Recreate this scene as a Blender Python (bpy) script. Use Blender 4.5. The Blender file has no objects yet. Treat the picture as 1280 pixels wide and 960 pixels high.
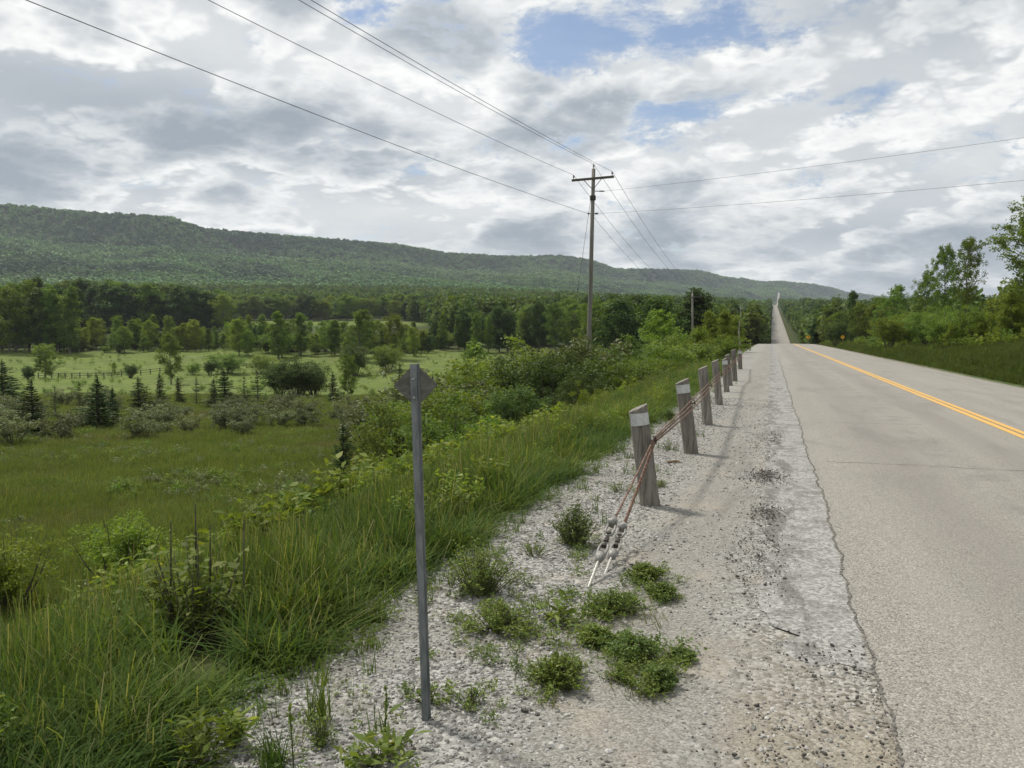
import bpy, bmesh, math, random
import numpy as np
from mathutils import Vector, Matrix

sc = bpy.context.scene
rng = np.random.default_rng(7)
random.seed(7)
R = math.radians

# ------------------------------------------------------------------ camera
YAW = R(17.6)                 # camera looks this far left of the road direction (+Y)
FPX = 1020.0                  # focal length in pixels of a 1280 wide picture
PIT = math.atan(75 / FPX)     # looking slightly down
EYE = 1.6
HAZE = 8e-5
cam_d = bpy.data.cameras.new("camera")
cam_d.sensor_width = 36.0
cam_d.lens = 36.0 * FPX / 1280
cam_d.clip_start = 0.05
cam_d.clip_end = 30000
cam = bpy.data.objects.new("camera", cam_d)
sc.collection.objects.link(cam)
cam.location = (0, 0, EYE)
cam.rotation_euler = (R(90) - PIT, 0, YAW)
sc.camera = cam

# ------------------------------------------------------------------ sun + exposure
SUN_AZ = R(66)     # to the left of +Y
SUN_EL = R(57)
sun_d = bpy.data.lights.new("sun", 'SUN')
sun_d.energy = 3.5
sun_d.angle = R(7)
sun_d.color = (1.0, 0.955, 0.88)
sun = bpy.data.objects.new("sun", sun_d)
sc.collection.objects.link(sun)
sdir = Vector((-math.sin(SUN_AZ) * math.cos(SUN_EL), math.cos(SUN_AZ) * math.cos(SUN_EL), math.sin(SUN_EL)))
sun.rotation_euler = sdir.to_track_quat('Z', 'Y').to_euler()
sc.view_settings.view_transform = 'Standard'
sc.view_settings.look = 'None'
sc.view_settings.gamma = 1.0
sc.view_settings.exposure = 0.22
sc.view_settings.use_curve_mapping = False
sc.cycles.max_bounces = 6
sc.cycles.diffuse_bounces = 3
sc.cycles.glossy_bounces = 2
sc.cycles.transmission_bounces = 3
sc.cycles.volume_bounces = 0
sc.cycles.transparent_max_bounces = 4
sc.cycles.caustics_reflective = False
sc.cycles.caustics_refractive = False

# ------------------------------------------------------------------ node helpers
class NT:
    def __init__(self, tree):
        self.t = tree
        self.n = tree.nodes
        self.l = tree.links
    def node(self, typ, **kw):
        nd = self.n.new(typ)
        for k, v in kw.items():
            setattr(nd, k, v)
        return nd
    def put(self, sock, v):
        if isinstance(v, bpy.types.NodeSocket):
            self.l.new(v, sock)
        elif v is not None:
            sock.default_value = v
    def m(self, op, a=None, b=None, c=None, clamp=False):
        nd = self.node('ShaderNodeMath', operation=op)
        nd.use_clamp = clamp
        for i, v in enumerate((a, b, c)):
            if v is not None:
                self.put(nd.inputs[i], v)
        return nd.outputs[0]
    def sstep(self, x, a, b, lo=0.0, hi=1.0):
        nd = self.node('ShaderNodeMapRange', interpolation_type='SMOOTHSTEP')
        self.put(nd.inputs[0], x)
        self.put(nd.inputs[1], a); self.put(nd.inputs[2], b)
        self.put(nd.inputs[3], lo); self.put(nd.inputs[4], hi)
        return nd.outputs[0]
    def mix(self, f, a, b, blend='MIX'):
        nd = self.node('ShaderNodeMix', data_type='RGBA', blend_type=blend)
        self.put(nd.inputs[0], f)
        self.put(nd.inputs[6], a if isinstance(a, bpy.types.NodeSocket) else (*a, 1.0))
        self.put(nd.inputs[7], b if isinstance(b, bpy.types.NodeSocket) else (*b, 1.0))
        return nd.outputs[2]
    def vec(self, x, y, z):
        nd = self.node('ShaderNodeCombineXYZ')
        for i, v in enumerate((x, y, z)):
            self.put(nd.inputs[i], v)
        return nd.outputs[0]
    def noise(self, v, scale, detail=4, rough=0.55, dist=0.0, color=False):
        nd = self.node('ShaderNodeTexNoise')
        self.put(nd.inputs['Vector'], v)
        nd.inputs['Scale'].default_value = scale
        nd.inputs['Detail'].default_value = detail
        nd.inputs['Roughness'].default_value = rough
        nd.inputs['Distortion'].default_value = dist
        return nd.outputs['Color' if color else 'Fac']
    def voro(self, v, scale, feature='F1', out='Distance', rnd=1.0):
        nd = self.node('ShaderNodeTexVoronoi', feature=feature)
        self.put(nd.inputs['Vector'], v)
        nd.inputs['Scale'].default_value = scale
        nd.inputs['Randomness'].default_value = rnd
        return nd.outputs[out]

def new_mat(name):
    m = bpy.data.materials.new(name)
    m.use_nodes = True
    m.node_tree.nodes.clear()
    n = NT(m.node_tree)
    out = n.node('ShaderNodeOutputMaterial')
    return m, n, out

# ------------------------------------------------------------------ world: sky with broken cloud
w = bpy.data.worlds.new("World")
sc.world = w
w.use_nodes = True
w.cycles.sampling_method = 'MANUAL'
w.cycles.sample_map_resolution = 512
w.node_tree.nodes.clear()
n = NT(w.node_tree)
wout = n.node('ShaderNodeOutputWorld')
bg = n.node('ShaderNodeBackground')
bg.inputs[1].default_value = 0.1
sky = n.node('ShaderNodeTexSky', sky_type='NISHITA')
sky.sun_disc = False
sky.sun_elevation = SUN_EL
sky.sun_rotation = -SUN_AZ
sky.air_density = 1.0
sky.dust_density = 0.6
sky.ozone_density = 1.6
tc = n.node('ShaderNodeTexCoord')
sep = n.node('ShaderNodeSeparateXYZ')
n.l.new(tc.outputs['Generated'], sep.inputs[0])
X, Y, Z = sep.outputs
ca, sa = math.cos(YAW), math.sin(YAW)
fw = n.m('ADD', n.m('MULTIPLY', X, -sa), n.m('MULTIPLY', Y, ca))
rt = n.m('ADD', n.m('MULTIPLY', X, ca), n.m('MULTIPLY', Y, sa))
az = n.m('MULTIPLY', n.m('ARCTAN2', rt, fw), 57.2958)
el = n.m('MULTIPLY', n.m('ARCSINE', Z), 57.2958)
zc = n.m('ADD', n.m('MAXIMUM', Z, 0.0), 0.26)
pv = n.vec(n.m('DIVIDE', rt, zc), n.m('DIVIDE', fw, zc), 0.0)
pm = n.node('ShaderNodeVectorMath', operation='ADD')
n.l.new(pv, pm.inputs[0]); pm.inputs[1].default_value = (3.7, 2.6, 0.4)
P = pm.outputs[0]
pm2 = n.node('ShaderNodeVectorMath', operation='ADD')     # sampled a little towards the sun: lit rims
n.l.new(P, pm2.inputs[0]); pm2.inputs[1].default_value = (-0.03, 0.055, 0.0)
def fbm_cloud(vec):
    """billowy cloud height: soft noise plus creased octaves for the cauliflower edges"""
    out_ = n.noise(vec, 1.0, 8, 0.55, 0.15)
    sc_, am_ = 2.05, 1.0
    for k_ in range(5):
        q_ = n.noise(vec, sc_, 0, 0.5, 0.0)
        out_ = n.m('ADD', out_, n.m('MULTIPLY', n.m('ABSOLUTE', n.m('SUBTRACT', q_, 0.5)), am_))
        sc_ *= 2.13; am_ *= 0.55
    return out_
nA = fbm_cloud(P)
nB = fbm_cloud(pm2.outputs[0])
nC = n.noise(P, 0.9, 9, 0.55, 0.3)
nD = n.noise(P, 9.0, 8, 0.65, 0.3)
def blob(a0, e0, ra, re, tilt=0.0):
    da = n.m('SUBTRACT', az, a0); de = n.m('SUBTRACT', el, e0)
    if tilt:
        de = n.m('SUBTRACT', de, n.m('MULTIPLY', da, tilt))
    q = n.m('ADD', n.m('POWER', n.m('ABSOLUTE', n.m('DIVIDE', da, ra)), 2.0), n.m('POWER', n.m('ABSOLUTE', n.m('DIVIDE', de, re)), 2.0))
    return n.m('EXPONENT', n.m('MULTIPLY', q, -1.0))
bias = None
for a0, e0, ra, re, tilt, k in ((-24, 13.0, 13, 2.6, -0.10, -0.40), (-10, 11.2, 9, 1.6, -0.06, -0.26), (-17, 20.0, 7, 2.6, -0.15, -0.20), (26, 19.0, 9, 3.6, 0.0, -0.30),
                                (-30, 8.8, 8, 1.8, 0, -0.20), (3, 6.0, 14, 1.3, 0, -0.18), (20, 5.5, 14, 1.3, 0.02, -0.20), (-8, 16, 7, 3.5, 0, 0.12), (-27, 18, 9, 2.0, -0.1, 0.14),
                                (13, 18, 7, 3, 0, 0.12), (6, 9.3, 9, 1.6, 0, 0.14), (-20, 9.5, 7, 1.0, 0, 0.14), (28, 12.5, 9, 3, 0, 0.08), (0, 2.6, 40, 1.4, 0, 0.05)):
    t_ = n.m('MULTIPLY', blob(a0, e0, ra, re, tilt), k)
    bias = t_ if bias is None else n.m('ADD', bias, t_)
relief = n.m('MULTIPLY', n.m('SUBTRACT', nA, nB), 1.6)
# upper broken layer: bright rims, grey thick cores
thick = n.sstep(nA, 0.66, 0.92)
puff_b = n.m('ADD', n.m('SUBTRACT', 0.96, n.m('MULTIPLY', thick, 0.76)), relief)
puff_b = n.m('ADD', puff_b, n.m('MULTIPLY', n.m('SUBTRACT', nD, 0.5), 0.22))
puff_b = n.m('ADD', puff_b, bias)
base_b = n.m('ADD', n.m('ADD', 0.62, n.m('MULTIPLY', n.m('SUBTRACT', nC, 0.5), 1.3)), n.m('MULTIPLY', n.m('SUBTRACT', nD, 0.5), 0.12))
base_b = n.m('ADD', base_b, n.m('MULTIPLY', bias, 0.8))
alpha = n.sstep(nA, 0.60, 0.72)
def cloud_col(b_):
    r_0 = n.node('ShaderNodeValToRGB')
    n.l.new(n.m('MINIMUM', n.m('MAXIMUM', b_, 0.0), 1.0), r_0.inputs[0])
    cr = r_0.color_ramp
    cr.elements[0].position = 0.0; cr.elements[0].color = (0.29, 0.335, 0.385, 1)
    cr.elements[1].position = 1.0; cr.elements[1].color = (0.88, 0.885, 0.87, 1)
    e = cr.elements.new(0.33); e.color = (0.41, 0.45, 0.49, 1)
    e = cr.elements.new(0.66); e.color = (0.63, 0.655, 0.67, 1)
    c_ = n.node('ShaderNodeVectorMath', operation='SCALE')
    n.l.new(r_0.outputs[0], c_.inputs[0]); c_.inputs['Scale'].default_value = 10.0
    return c_.outputs[0]
# blue gaps in the lower layer
hole = blob(2.0, 19.3, 9, 2.2, -0.05)
hole = n.m('ADD', hole, n.m('MULTIPLY', blob(13.0, 18.0, 6, 1.8, 0.08), 0.9))
hole = n.m('ADD', hole, n.m('MULTIPLY', blob(11, 14.0, 8, 1.1, 0), 0.62))
hole = n.m('ADD', hole, n.m('MULTIPLY', blob(6, 12.4, 6, 0.8, 0), 0.55))
hole = n.m('ADD', hole, n.m('MULTIPLY', blob(22, 14.3, 4, 0.8, 0), 0.5))
wisp = n.noise(P, 4.5, 12, 0.68, 0.15)
hole2 = n.m('ADD', hole, n.m('MULTIPLY', n.m('SUBTRACT', wisp, 0.5), 4.2))
blue = n.sstep(hole2, 0.22, 1.05, 0.0, 0.92)
skyc = n.node('ShaderNodeVectorMath', operation='MULTIPLY')
n.l.new(sky.outputs[0], skyc.inputs[0]); skyc.inputs[1].default_value = (0.95, 0.95, 0.98)
low = n.mix(blue, cloud_col(base_b), skyc.outputs[0])
al = n.m('MULTIPLY', alpha, n.m('SUBTRACT', 1.0, n.sstep(hole2, 0.25, 0.75, 0, 0.95)))
n.l.new(n.mix(al, low, cloud_col(puff_b)), bg.inputs[0])
n.l.new(bg.outputs[0], wout.inputs[0])

# ------------------------------------------------------------------ terrain functions (metres, eye height = 0 inside, +EYE on return)
def sst(x, a, b):
    t = np.clip((x - a) / (b - a), 0, 1)
    return t * t * (3 - 2 * t)

RZ_Z = np.array([-200, 0, 60, 120, 150, 175, 200, 240, 280, 320, 345, 600, 1378, 1450, 1600, 2100, 2700, 3240, 3800, 4300, 4700, 9000], float)
RZ_H = np.array([2.5, 0, -.80, -1.60, -2.0, -2.75, -4.1, -7.3, -9.3, -7.2, -5.9, 3.96, 34.0, 35.4, 37.0, 43, 60, 84, 152, 208, 243, 243], float) - 1.6
def road_z(y):                                   # rel. eye
    zz = np.asarray(y, float) * math.cos(YAW)
    k = 6.0
    a = np.interp(zz - k, RZ_Z, RZ_H) + 2 * np.interp(zz, RZ_Z, RZ_H) + np.interp(zz + k, RZ_Z, RZ_H)
    return a / 4

HL_Z = np.array([0, 10, 20, 40, 75, 110, 165, 200, 235, 300, 480, 700, 1000, 1300], float)
HL_H = np.array([-3.7, -4.2, -4.8, -5.8, -7.7, -9.5, -11.4, -9.9, -7.6, -5.6, 1.5, 14, 38, 62], float)
EP = np.array([-300, 0, 130, 215, 260, 330, 400, 500, 560, 620, 700, 740, 765, 870, 900, 965, 1015, 1060, 1100, 1280, 1600], float)
EYR = np.array([235, 257, 268, 273, 287, 292, 299, 307, 317, 321, 320, 327, 336, 338, 346, 352, 355, 366, 371, 369, 369], float)
EZR = np.array([2000, 2100, 2150, 2200, 2300, 2400, 2500, 2700, 2800, 3000, 3200, 3300, 3400, 3900, 4200, 4700, 5000, 5500, 6500, 7000, 7000], float)
EYF = np.array([344, 346, 348, 349, 350, 350, 352, 354, 356, 358, 363, 368, 371, 376, 378, 381, 384, 387, 388, 388, 388], float)
EZF = np.array([1300, 1300, 1330, 1350, 1400, 1450, 1500, 1600, 1700, 1800, 1900, 2000, 2100, 2400, 2500, 2700, 2900, 3200, 3500, 3500, 3500], float)

def fbm(x, y, s, seed=0, octs=4):
    out = np.zeros_like(x, float); a = 1.0; tot = 0
    r = np.random.default_rng(seed)
    for o in range(octs):
        for k in range(3):
            th = r.uniform(0, 6.28); ph = r.uniform(0, 6.28)
            out += a * np.sin((x * math.cos(th) + y * math.sin(th)) / s * 6.28 + ph + 1.3 * np.sin((x * math.sin(th) - y * math.cos(th)) / s * 4.1 + ph * 2)) / 3
        tot += a; a *= 0.5; s *= 0.47
    return out / tot

def uv_of(x, y):
    v = -sa * x + ca * y
    c = ca * x + sa * y
    r = np.hypot(x, y)
    return np.maximum(v, 0.35 * r), c

def ground(x, y):                                # world z
    x = np.asarray(x, float); y = np.asarray(y, float)
    v, c = uv_of(x, y)
    u = np.clip(c / np.maximum(v, 1e-3), -1.2, 1.2)
    px = 640 + u * FPX
    hl = np.interp(v, HL_Z, HL_H)
    hl = (hl + np.interp(v * 0.94, HL_Z, HL_H) + np.interp(v * 1.06, HL_Z, HL_H)) / 3
    fac = np.interp(px, [300, 600, 800, 950, 1050], [0.92, 0.80, 0.55, 0.45, 0.22])
    hl = np.where(hl > 0, hl * fac, hl)
    zf = np.interp(px, EP, EZF); zr = np.interp(px, EP, EZR)
    hf = (405 - np.interp(px, EP, EYF)) / FPX * zf - 9
    hr = (405 - np.interp(px, EP, EYR)) / FPX * zr - 10
    t = np.clip((v - zf) / (zr - zf), 0, 1)
    tt = t + 0.05 * np.sin(px / 37.0 + 3 * t) * t * (1 - t) * 4
    g = 0.70 * tt + 0.30 * sst(tt, 0.80, 0.97)
    esc = hf + (hr - hf) * g
    mid = hl
    k = sst(v, 900, 1500)
    hk = HL_H[12] * fac
    lin = (hk + (hf - hk) * np.clip((v - 1000) / np.maximum(zf - 1000, 1), 0, 1))
    far = np.where(v > zf, esc, np.where(v > 1000, lin, hl))
    h = np.where(v > 1000, far, mid)
    h = h + fbm(x, y, 620, 3) * 20 * sst(v, 1100, 2000) * (1 - 0.8 * sst(t, 0.75, 1.0))
    h = h + fbm(x, y, 60, 5) * 0.7 * sst(v, 50, 200) + fbm(x, y, 9, 6) * 0.16 * sst(v, 4, 20)
    # right hand land: bank above the road near by, falling to the valley
    rz = road_z(y)
    xr = x - 8.4
    ditch = -0.32 * np.exp(-((x - 9.0) / 0.8) ** 2)
    rise = np.interp(y, [-50, 30, 55, 90, 140, 200], [0.30, 0.30, 0.20, 0.10, 0.03, 0.0])
    hright = rz + np.minimum(rise * np.maximum(xr, 0), 7.0) + ditch + fbm(x, y, 14, 8) * 0.25 * sst(x, 9, 14)
    hright = np.where(v > 500, h, hright)
    kr = sst(v, 260, 500)
    hright = hright * (1 - kr) + h * kr
    side = sst(x, 8.0, 8.6)
    hleft = h
    # left bank: shoulder edge at -2.5, toe ~7.5 m further out
    wid = np.interp(y, [-20, 10, 60, 140, 260], [5.4, 6.2, 8.6, 12, 16])
    s = sst(-(x + 2.2), 0.0, wid)
    s = 0.55 * s + 0.45 * np.clip((-(x + 2.35)) / wid, 0, 1)
    hl2 = rz * (1 - s) + hleft * s
    # corridor for the road far away
    corr = 1 - sst(np.abs(x - 3.8), 14, 70 + 0.02 * np.abs(y))
    far_c = sst(v, 230, 340)
    low = rz - 0.0015 * v
    base = np.where(x < 3.0, hl2, rz * (1 - side) + hright * side)
    base = base * (1 - corr * far_c) + low * corr * far_c
    on = (1 - sst(np.abs(x - 2.9), 5.25, 5.9))
    base = base - on * (0.05 + 0.0006 * v)
    return base + EYE

def g1(x, y):
    return float(ground(np.array([x]), np.array([y]))[0])

def spot(px, v, dz=0.0):
    """world point on the ground seen in column px at horizontal forward distance v"""
    c = (px - 640) / FPX * v
    for _ in range(4):
        x = ca * c - sa * v; y = sa * c + ca * v
        z = g1(x, y)
        depth = v * math.cos(PIT) - (z - EYE) * math.sin(PIT)
        c = (px - 640) / FPX * depth
    return Vector((x, y, z + dz))

def hit(px, py, surf=None):
    """where the sight line through a pixel meets the ground"""
    d = np.array([(px - 640) / FPX, 1.0, (480 - py) / FPX])
    f = math.cos(PIT) * d[1] + math.sin(PIT) * d[2]
    z = -math.sin(PIT) * d[1] + math.cos(PIT) * d[2]
    dx = ca * d[0] - sa * f; dy = sa * d[0] + ca * f
    ts = np.geomspace(1.0, 4000, 6000)
    if surf == 'road':
        gz = road_z(ts * dy) + EYE
    else:
        gz = np.maximum(ground(ts * dx, ts * dy), np.where((ts * dx > -2.3) & (ts * dx < 8.3), road_z(ts * dy) + EYE, -99))
    below = (EYE + ts * z) < gz
    i = int(np.argmax(below)) if below.any() else len(ts) - 1
    t = ts[i]
    return Vector((t * dx, t * dy, float(gz[i])))

def ray_at(px, py, v):
    """point on the sight line through a pixel at horizontal forward distance v"""
    d = np.array([(px - 640) / FPX, 1.0, (480 - py) / FPX])
    f = math.cos(PIT) * d[1] + math.sin(PIT) * d[2]
    z = -math.sin(PIT) * d[1] + math.cos(PIT) * d[2]
    k = v / f
    return Vector((k * (ca * d[0] - sa * f), k * (sa * d[0] + ca * f), EYE + k * z))

# ------------------------------------------------------------------ object helpers
def link(o, parent=None):
    sc.collection.objects.link(o)
    if parent is not None:
        o.parent = parent
    return o

def tag(o, label=None, cat=None, group=None, kind=None):
    if label: o['label'] = label
    if cat: o['category'] = cat
    if group: o['group'] = group
    if kind: o['kind'] = kind
    return o

def empty(name, loc, label, cat, rz=0.0, group=None):
    o = bpy.data.objects.new(name, None)
    o.empty_display_size = 0.2
    o.location = loc
    o.rotation_euler = (0, 0, rz)
    link(o)
    return tag(o, label, cat, group)

def mesh_np(name, V, F, mat, tint=None, smooth=False, uni=4):
    """V (n,3); F (m,k) with k constant, or list of such arrays"""
    me = bpy.data.meshes.new(name)
    if not isinstance(F, list):
        F = [F]
    F = [np.asarray(f, np.int32) for f in F if len(f)]
    nl = sum(f.size for f in F); nf = sum(len(f) for f in F)
    me.vertices.add(len(V)); me.loops.add(nl); me.polygons.add(nf)
    me.vertices.foreach_set('co', np.asarray(V, np.float32).ravel())
    me.loops.foreach_set('vertex_index', np.concatenate([f.ravel() for f in F]))
    tot = np.concatenate([np.full(len(f), f.shape[1], np.int32) for f in F])
    st = np.concatenate([[0], np.cumsum(tot)[:-1]]).astype(np.int32)
    me.polygons.foreach_set('loop_start', st)
    me.polygons.foreach_set('loop_total', tot)
    if smooth:
        me.polygons.foreach_set('use_smooth', np.ones(nf, bool))
    if tint is not None:
        a = me.attributes.new('tint', 'FLOAT', 'POINT')
        a.data.foreach_set('value', np.asarray(tint, np.float32))
    if mat is not None:
        for mm in (mat if isinstance(mat, (list, tuple)) else [mat]):
            me.materials.append(mm)
    me.update(calc_edges=True)
    return me

def obj(name, me, parent=None):
    return link(bpy.data.objects.new(name, me), parent)

class MB:
    """collects tubes, boxes, prisms into one mesh"""
    def __init__(self):
        self.V = []; self.F = []; self.n = 0
    def add(self, V, F):
        self.V.append(np.asarray(V, float)); self.F += [tuple(int(i) + self.n for i in f) for f in F]; self.n += len(V)
    def tube(self, pts, rad, seg=8, cap=True, jitter=0.0):
        pts = [Vector(p) for p in pts]
        if not isinstance(rad, (list, tuple, np.ndarray)):
            rad = [rad] * len(pts)
        V = []; prev = None
        for i, p in enumerate(pts):
            d = (pts[min(i + 1, len(pts) - 1)] - pts[max(i - 1, 0)])
            d = d.normalized() if d.length > 0 else Vector((0, 0, 1))
            a = prev if prev is not None else (Vector((1, 0, 0)) if abs(d.x) < 0.8 else Vector((0, 1, 0)))
            a = (a - d * a.dot(d)).normalized(); b = d.cross(a); prev = a
            for k in range(seg):
                th = 2 * math.pi * k / seg
                r = rad[i] * (1 + (random.uniform(-jitter, jitter) if jitter else 0))
                V.append(p + a * (r * math.cos(th)) + b * (r * math.sin(th)))
        F = []
        for i in range(len(pts) - 1):
            for k in range(seg):
                k2 = (k + 1) % seg
                F.append((i * seg + k, i * seg + k2, (i + 1) * seg + k2, (i + 1) * seg + k))
        if cap:
            F.append(tuple(reversed(range(seg)))); F.append(tuple(range((len(pts) - 1) * seg, len(pts) * seg)))
        self.add([tuple(v) for v in V], F)
        return self
    def box(self, c, s, M=None):
        V = []
        for x in (-.5, .5):
            for y in (-.5, .5):
                for z in (-.5, .5):
                    p = Vector((x * s[0], y * s[1], z * s[2]))
                    if M is not None: p = M @ p
                    V.append(tuple(Vector(c) + p))
        self.add(V, [(0, 1, 3, 2), (4, 6, 7, 5), (0, 4, 5, 1), (2, 3, 7, 6), (0, 2, 6, 4), (1, 5, 7, 3)])
        return self
    def prism(self, outline, axis_a, axis_b, nrm, origin, th):
        """outline 2D points extruded by th along nrm"""
        o = Vector(origin); A = Vector(axis_a); B = Vector(axis_b); N = Vector(nrm)
        k = len(outline)
        V = [tuple(o + A * p[0] + B * p[1] - N * th / 2) for p in outline] + [tuple(o + A * p[0] + B * p[1] + N * th / 2) for p in outline]
        F = [tuple(reversed(range(k))), tuple(range(k, 2 * k))] + [(i, (i + 1) % k, (i + 1) % k + k, i + k) for i in range(k)]
        self.add(V, F)
        return self
    def mesh(self, name, mat, smooth=False, bevel=0.0):
        me = bpy.data.meshes.new(name)
        me.from_pydata(np.concatenate(self.V).tolist(), [], self.F)
        if bevel:
            bm = bmesh.new(); bm.from_mesh(me)
            es = [e for e in bm.edges if e.is_manifold and e.calc_face_angle(0) > 0.6]
            bmesh.ops.bevel(bm, geom=es, offset=bevel, segments=2, affect='EDGES', clamp_overlap=True)
            bm.to_mesh(me); bm.free()
        if smooth:
            for p in me.polygons: p.use_smooth = True
        me.materials.append(mat)
        return me
    def build(self, name, mat, parent=None, smooth=False, bevel=0.0):
        return obj(name, self.mesh(name, mat, smooth, bevel), parent)

def copy_tree(o, parent=None):
    c = o.copy(); link(c)
    if parent is not None:
        c.parent = parent
    for ch in list(o.children):
        copy_tree(ch, c)
    return c

# ------------------------------------------------------------------ materials
def leaf_mat(name, c1, c2, c3=None, trans=0.35, rough=0.6, spec=0.15, vary=0.5):
    m, n, out = new_mat(name)
    oi = n.node('ShaderNodeObjectInfo')
    at = n.node('ShaderNodeAttribute'); at.attribute_name = 'tint'
    tint = at.outputs['Fac']
    col = n.mix(tint, c1, c2)
    if c3 is not None:
        col = n.mix(n.sstep(tint, 0.88, 1.0), col, c3)
    warm = n.node('ShaderNodeMix', data_type='RGBA', blend_type='MULTIPLY'); warm.inputs[0].default_value = 1.0
    n.put(warm.inputs[6], col); warm.inputs[7].default_value = (1.13, 1.0, 0.84, 1)
    col = warm.outputs[2]
    hsv = n.node('ShaderNodeHueSaturation')
    n.put(hsv.inputs['Hue'], n.m('ADD', 0.5, n.m('MULTIPLY', n.m('SUBTRACT', oi.outputs['Random'], 0.5), 0.035 * vary * 2)))
    n.put(hsv.inputs['Value'], n.m('ADD', 1.0, n.m('MULTIPLY', n.m('SUBTRACT', n.m('FRACT', n.m('MULTIPLY', oi.outputs['Random'], 7.31)), 0.5), vary)))
    n.put(hsv.inputs['Color'], col)
    p = n.node('ShaderNodeBsdfPrincipled')
    n.put(p.inputs['Base Color'], hsv.outputs[0])
    p.inputs['Roughness'].default_value = rough
    p.inputs['Specular IOR Level'].default_value = spec
    t = n.node('ShaderNodeBsdfTranslucent')
    tcol = n.node('ShaderNodeMix', data_type='RGBA', blend_type='MULTIPLY')
    tcol.inputs[0].default_value = 1.0
    n.put(tcol.inputs[6], hsv.outputs[0]); tcol.inputs[7].default_value = (1.5, 1.45, 0.6, 1)
    n.put(t.inputs[0], tcol.outputs[2])
    mx = n.node('ShaderNodeMixShader'); mx.inputs[0].default_value = trans
    n.l.new(p.outputs[0], mx.inputs[1]); n.l.new(t.outputs[0], mx.inputs[2])
    n.l.new(mx.outputs[0], out.inputs[0])
    return m

def plain_mat(name, c1, c2, scale=(20, 20, 20), rough=0.8, metal=0.0, detail=5, bump=0.0, lo=0.35, hi=0.65, spec=0.3, dist=0.0):
    m, n, out = new_mat(name)
    tc = n.node('ShaderNodeTexCoord'); mp = n.node('ShaderNodeMapping')
    n.l.new(tc.outputs['Object'], mp.inputs[0]); mp.inputs['Scale'].default_value = scale
    f = n.noise(mp.outputs[0], 1.0, detail, 0.6, dist)
    col = n.mix(n.sstep(f, lo, hi), c1, c2)
    p = n.node('ShaderNodeBsdfPrincipled')
    n.put(p.inputs['Base Color'], col)
    p.inputs['Roughness'].default_value = rough
    p.inputs['Metallic'].default_value = metal
    p.inputs['Specular IOR Level'].default_value = spec
    if bump:
        b = n.node('ShaderNodeBump'); b.inputs['Strength'].default_value = 0.6; b.inputs['Distance'].default_value = bump
        n.l.new(f, b.inputs['Height']); n.l.new(b.outputs[0], p.inputs['Normal'])
    n.l.new(p.outputs[0], out.inputs[0])
    return m

M = {}
M['leaf_mid'] = leaf_mat('leaf_mid', (0.077, 0.137, 0.036), (0.146, 0.239, 0.060), (0.223, 0.291, 0.099))
M['leaf_dark'] = leaf_mat('leaf_dark', (0.043, 0.081, 0.031), (0.083, 0.143, 0.045), (0.131, 0.185, 0.075), trans=0.25)
M['leaf_bright'] = leaf_mat('leaf_bright', (0.094, 0.156, 0.032), (0.163, 0.250, 0.055), (0.237, 0.300, 0.101), trans=0.4)
M['leaf_silver'] = leaf_mat('leaf_silver', (0.092, 0.129, 0.068), (0.162, 0.204, 0.124), (0.238, 0.281, 0.211), trans=0.2)
M['needle'] = leaf_mat('needle', (0.035, 0.066, 0.028), (0.074, 0.123, 0.049), (0.123, 0.176, 0.070), trans=0.12)
M['leaf_weed'] = leaf_mat('leaf_weed', (0.083, 0.135, 0.037), (0.155, 0.237, 0.063), (0.254, 0.309, 0.124), trans=0.3, vary=0.2)
M['leaf_weed_dark'] = leaf_mat('leaf_weed_dark', (0.063, 0.111, 0.041), (0.128, 0.202, 0.063), (0.212, 0.276, 0.121), trans=0.25, vary=0.2)
M['grass_tall'] = leaf_mat('grass_tall', (0.052, 0.099, 0.027), (0.112, 0.177, 0.049), (0.213, 0.235, 0.123), trans=0.38, vary=0.5, rough=0.8, spec=0.08)
M['grass_meadow'] = leaf_mat('grass_meadow', (0.074, 0.122, 0.032), (0.135, 0.192, 0.054), (0.19, 0.20, 0.09), trans=0.32, vary=0.6, rough=0.8, spec=0.08)
M['grass_straw'] = leaf_mat('grass_straw', (0.11, 0.145, 0.07), (0.19, 0.215, 0.12), (0.32, 0.29, 0.19), trans=0.3, rough=0.8, spec=0.08)
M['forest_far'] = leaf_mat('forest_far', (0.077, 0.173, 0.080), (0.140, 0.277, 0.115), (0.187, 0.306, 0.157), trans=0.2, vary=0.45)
def patchy(m, scale, dark, lo=0.46, hi=0.60, amt=0.85):
    """patches of a second colour: noise over where each tree stands"""
    n = NT(m.node_tree)
    hsv = [q for q in n.n if q.type == 'HUE_SAT'][0]
    src = hsv.inputs['Color'].links[0].from_socket
    oi = n.node('ShaderNodeObjectInfo')
    f = n.noise(oi.outputs['Location'], scale, 5, 0.6, 0.5)
    n.put(hsv.inputs['Color'], n.mix(n.sstep(f, lo, hi, 0, amt), src, dark))
patchy(M['forest_far'], 0.0035, (0.030, 0.072, 0.036))  # dark tree stands that double as cloud shadows painted into the crown colour
patchy(M['forest_far'], 0.0012, (0.14, 0.225, 0.085), 0.50, 0.60, 0.6)  # broader lighter patches, painted sunlit ground between the cloud shadows
M['forest_valley'] = leaf_mat('forest_valley', (0.060, 0.110, 0.034), (0.117, 0.192, 0.054), (0.167, 0.233, 0.077), trans=0.3, vary=0.7)
patchy(M['forest_valley'], 0.012, (0.030, 0.060, 0.024), 0.50, 0.60, 0.7)
patchy(M['grass_meadow'], 0.16, (0.130, 0.125, 0.055), 0.50, 0.66, 0.75)
patchy(M['grass_tall'], 0.45, (0.045, 0.090, 0.030), 0.45, 0.62, 0.6)
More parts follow.
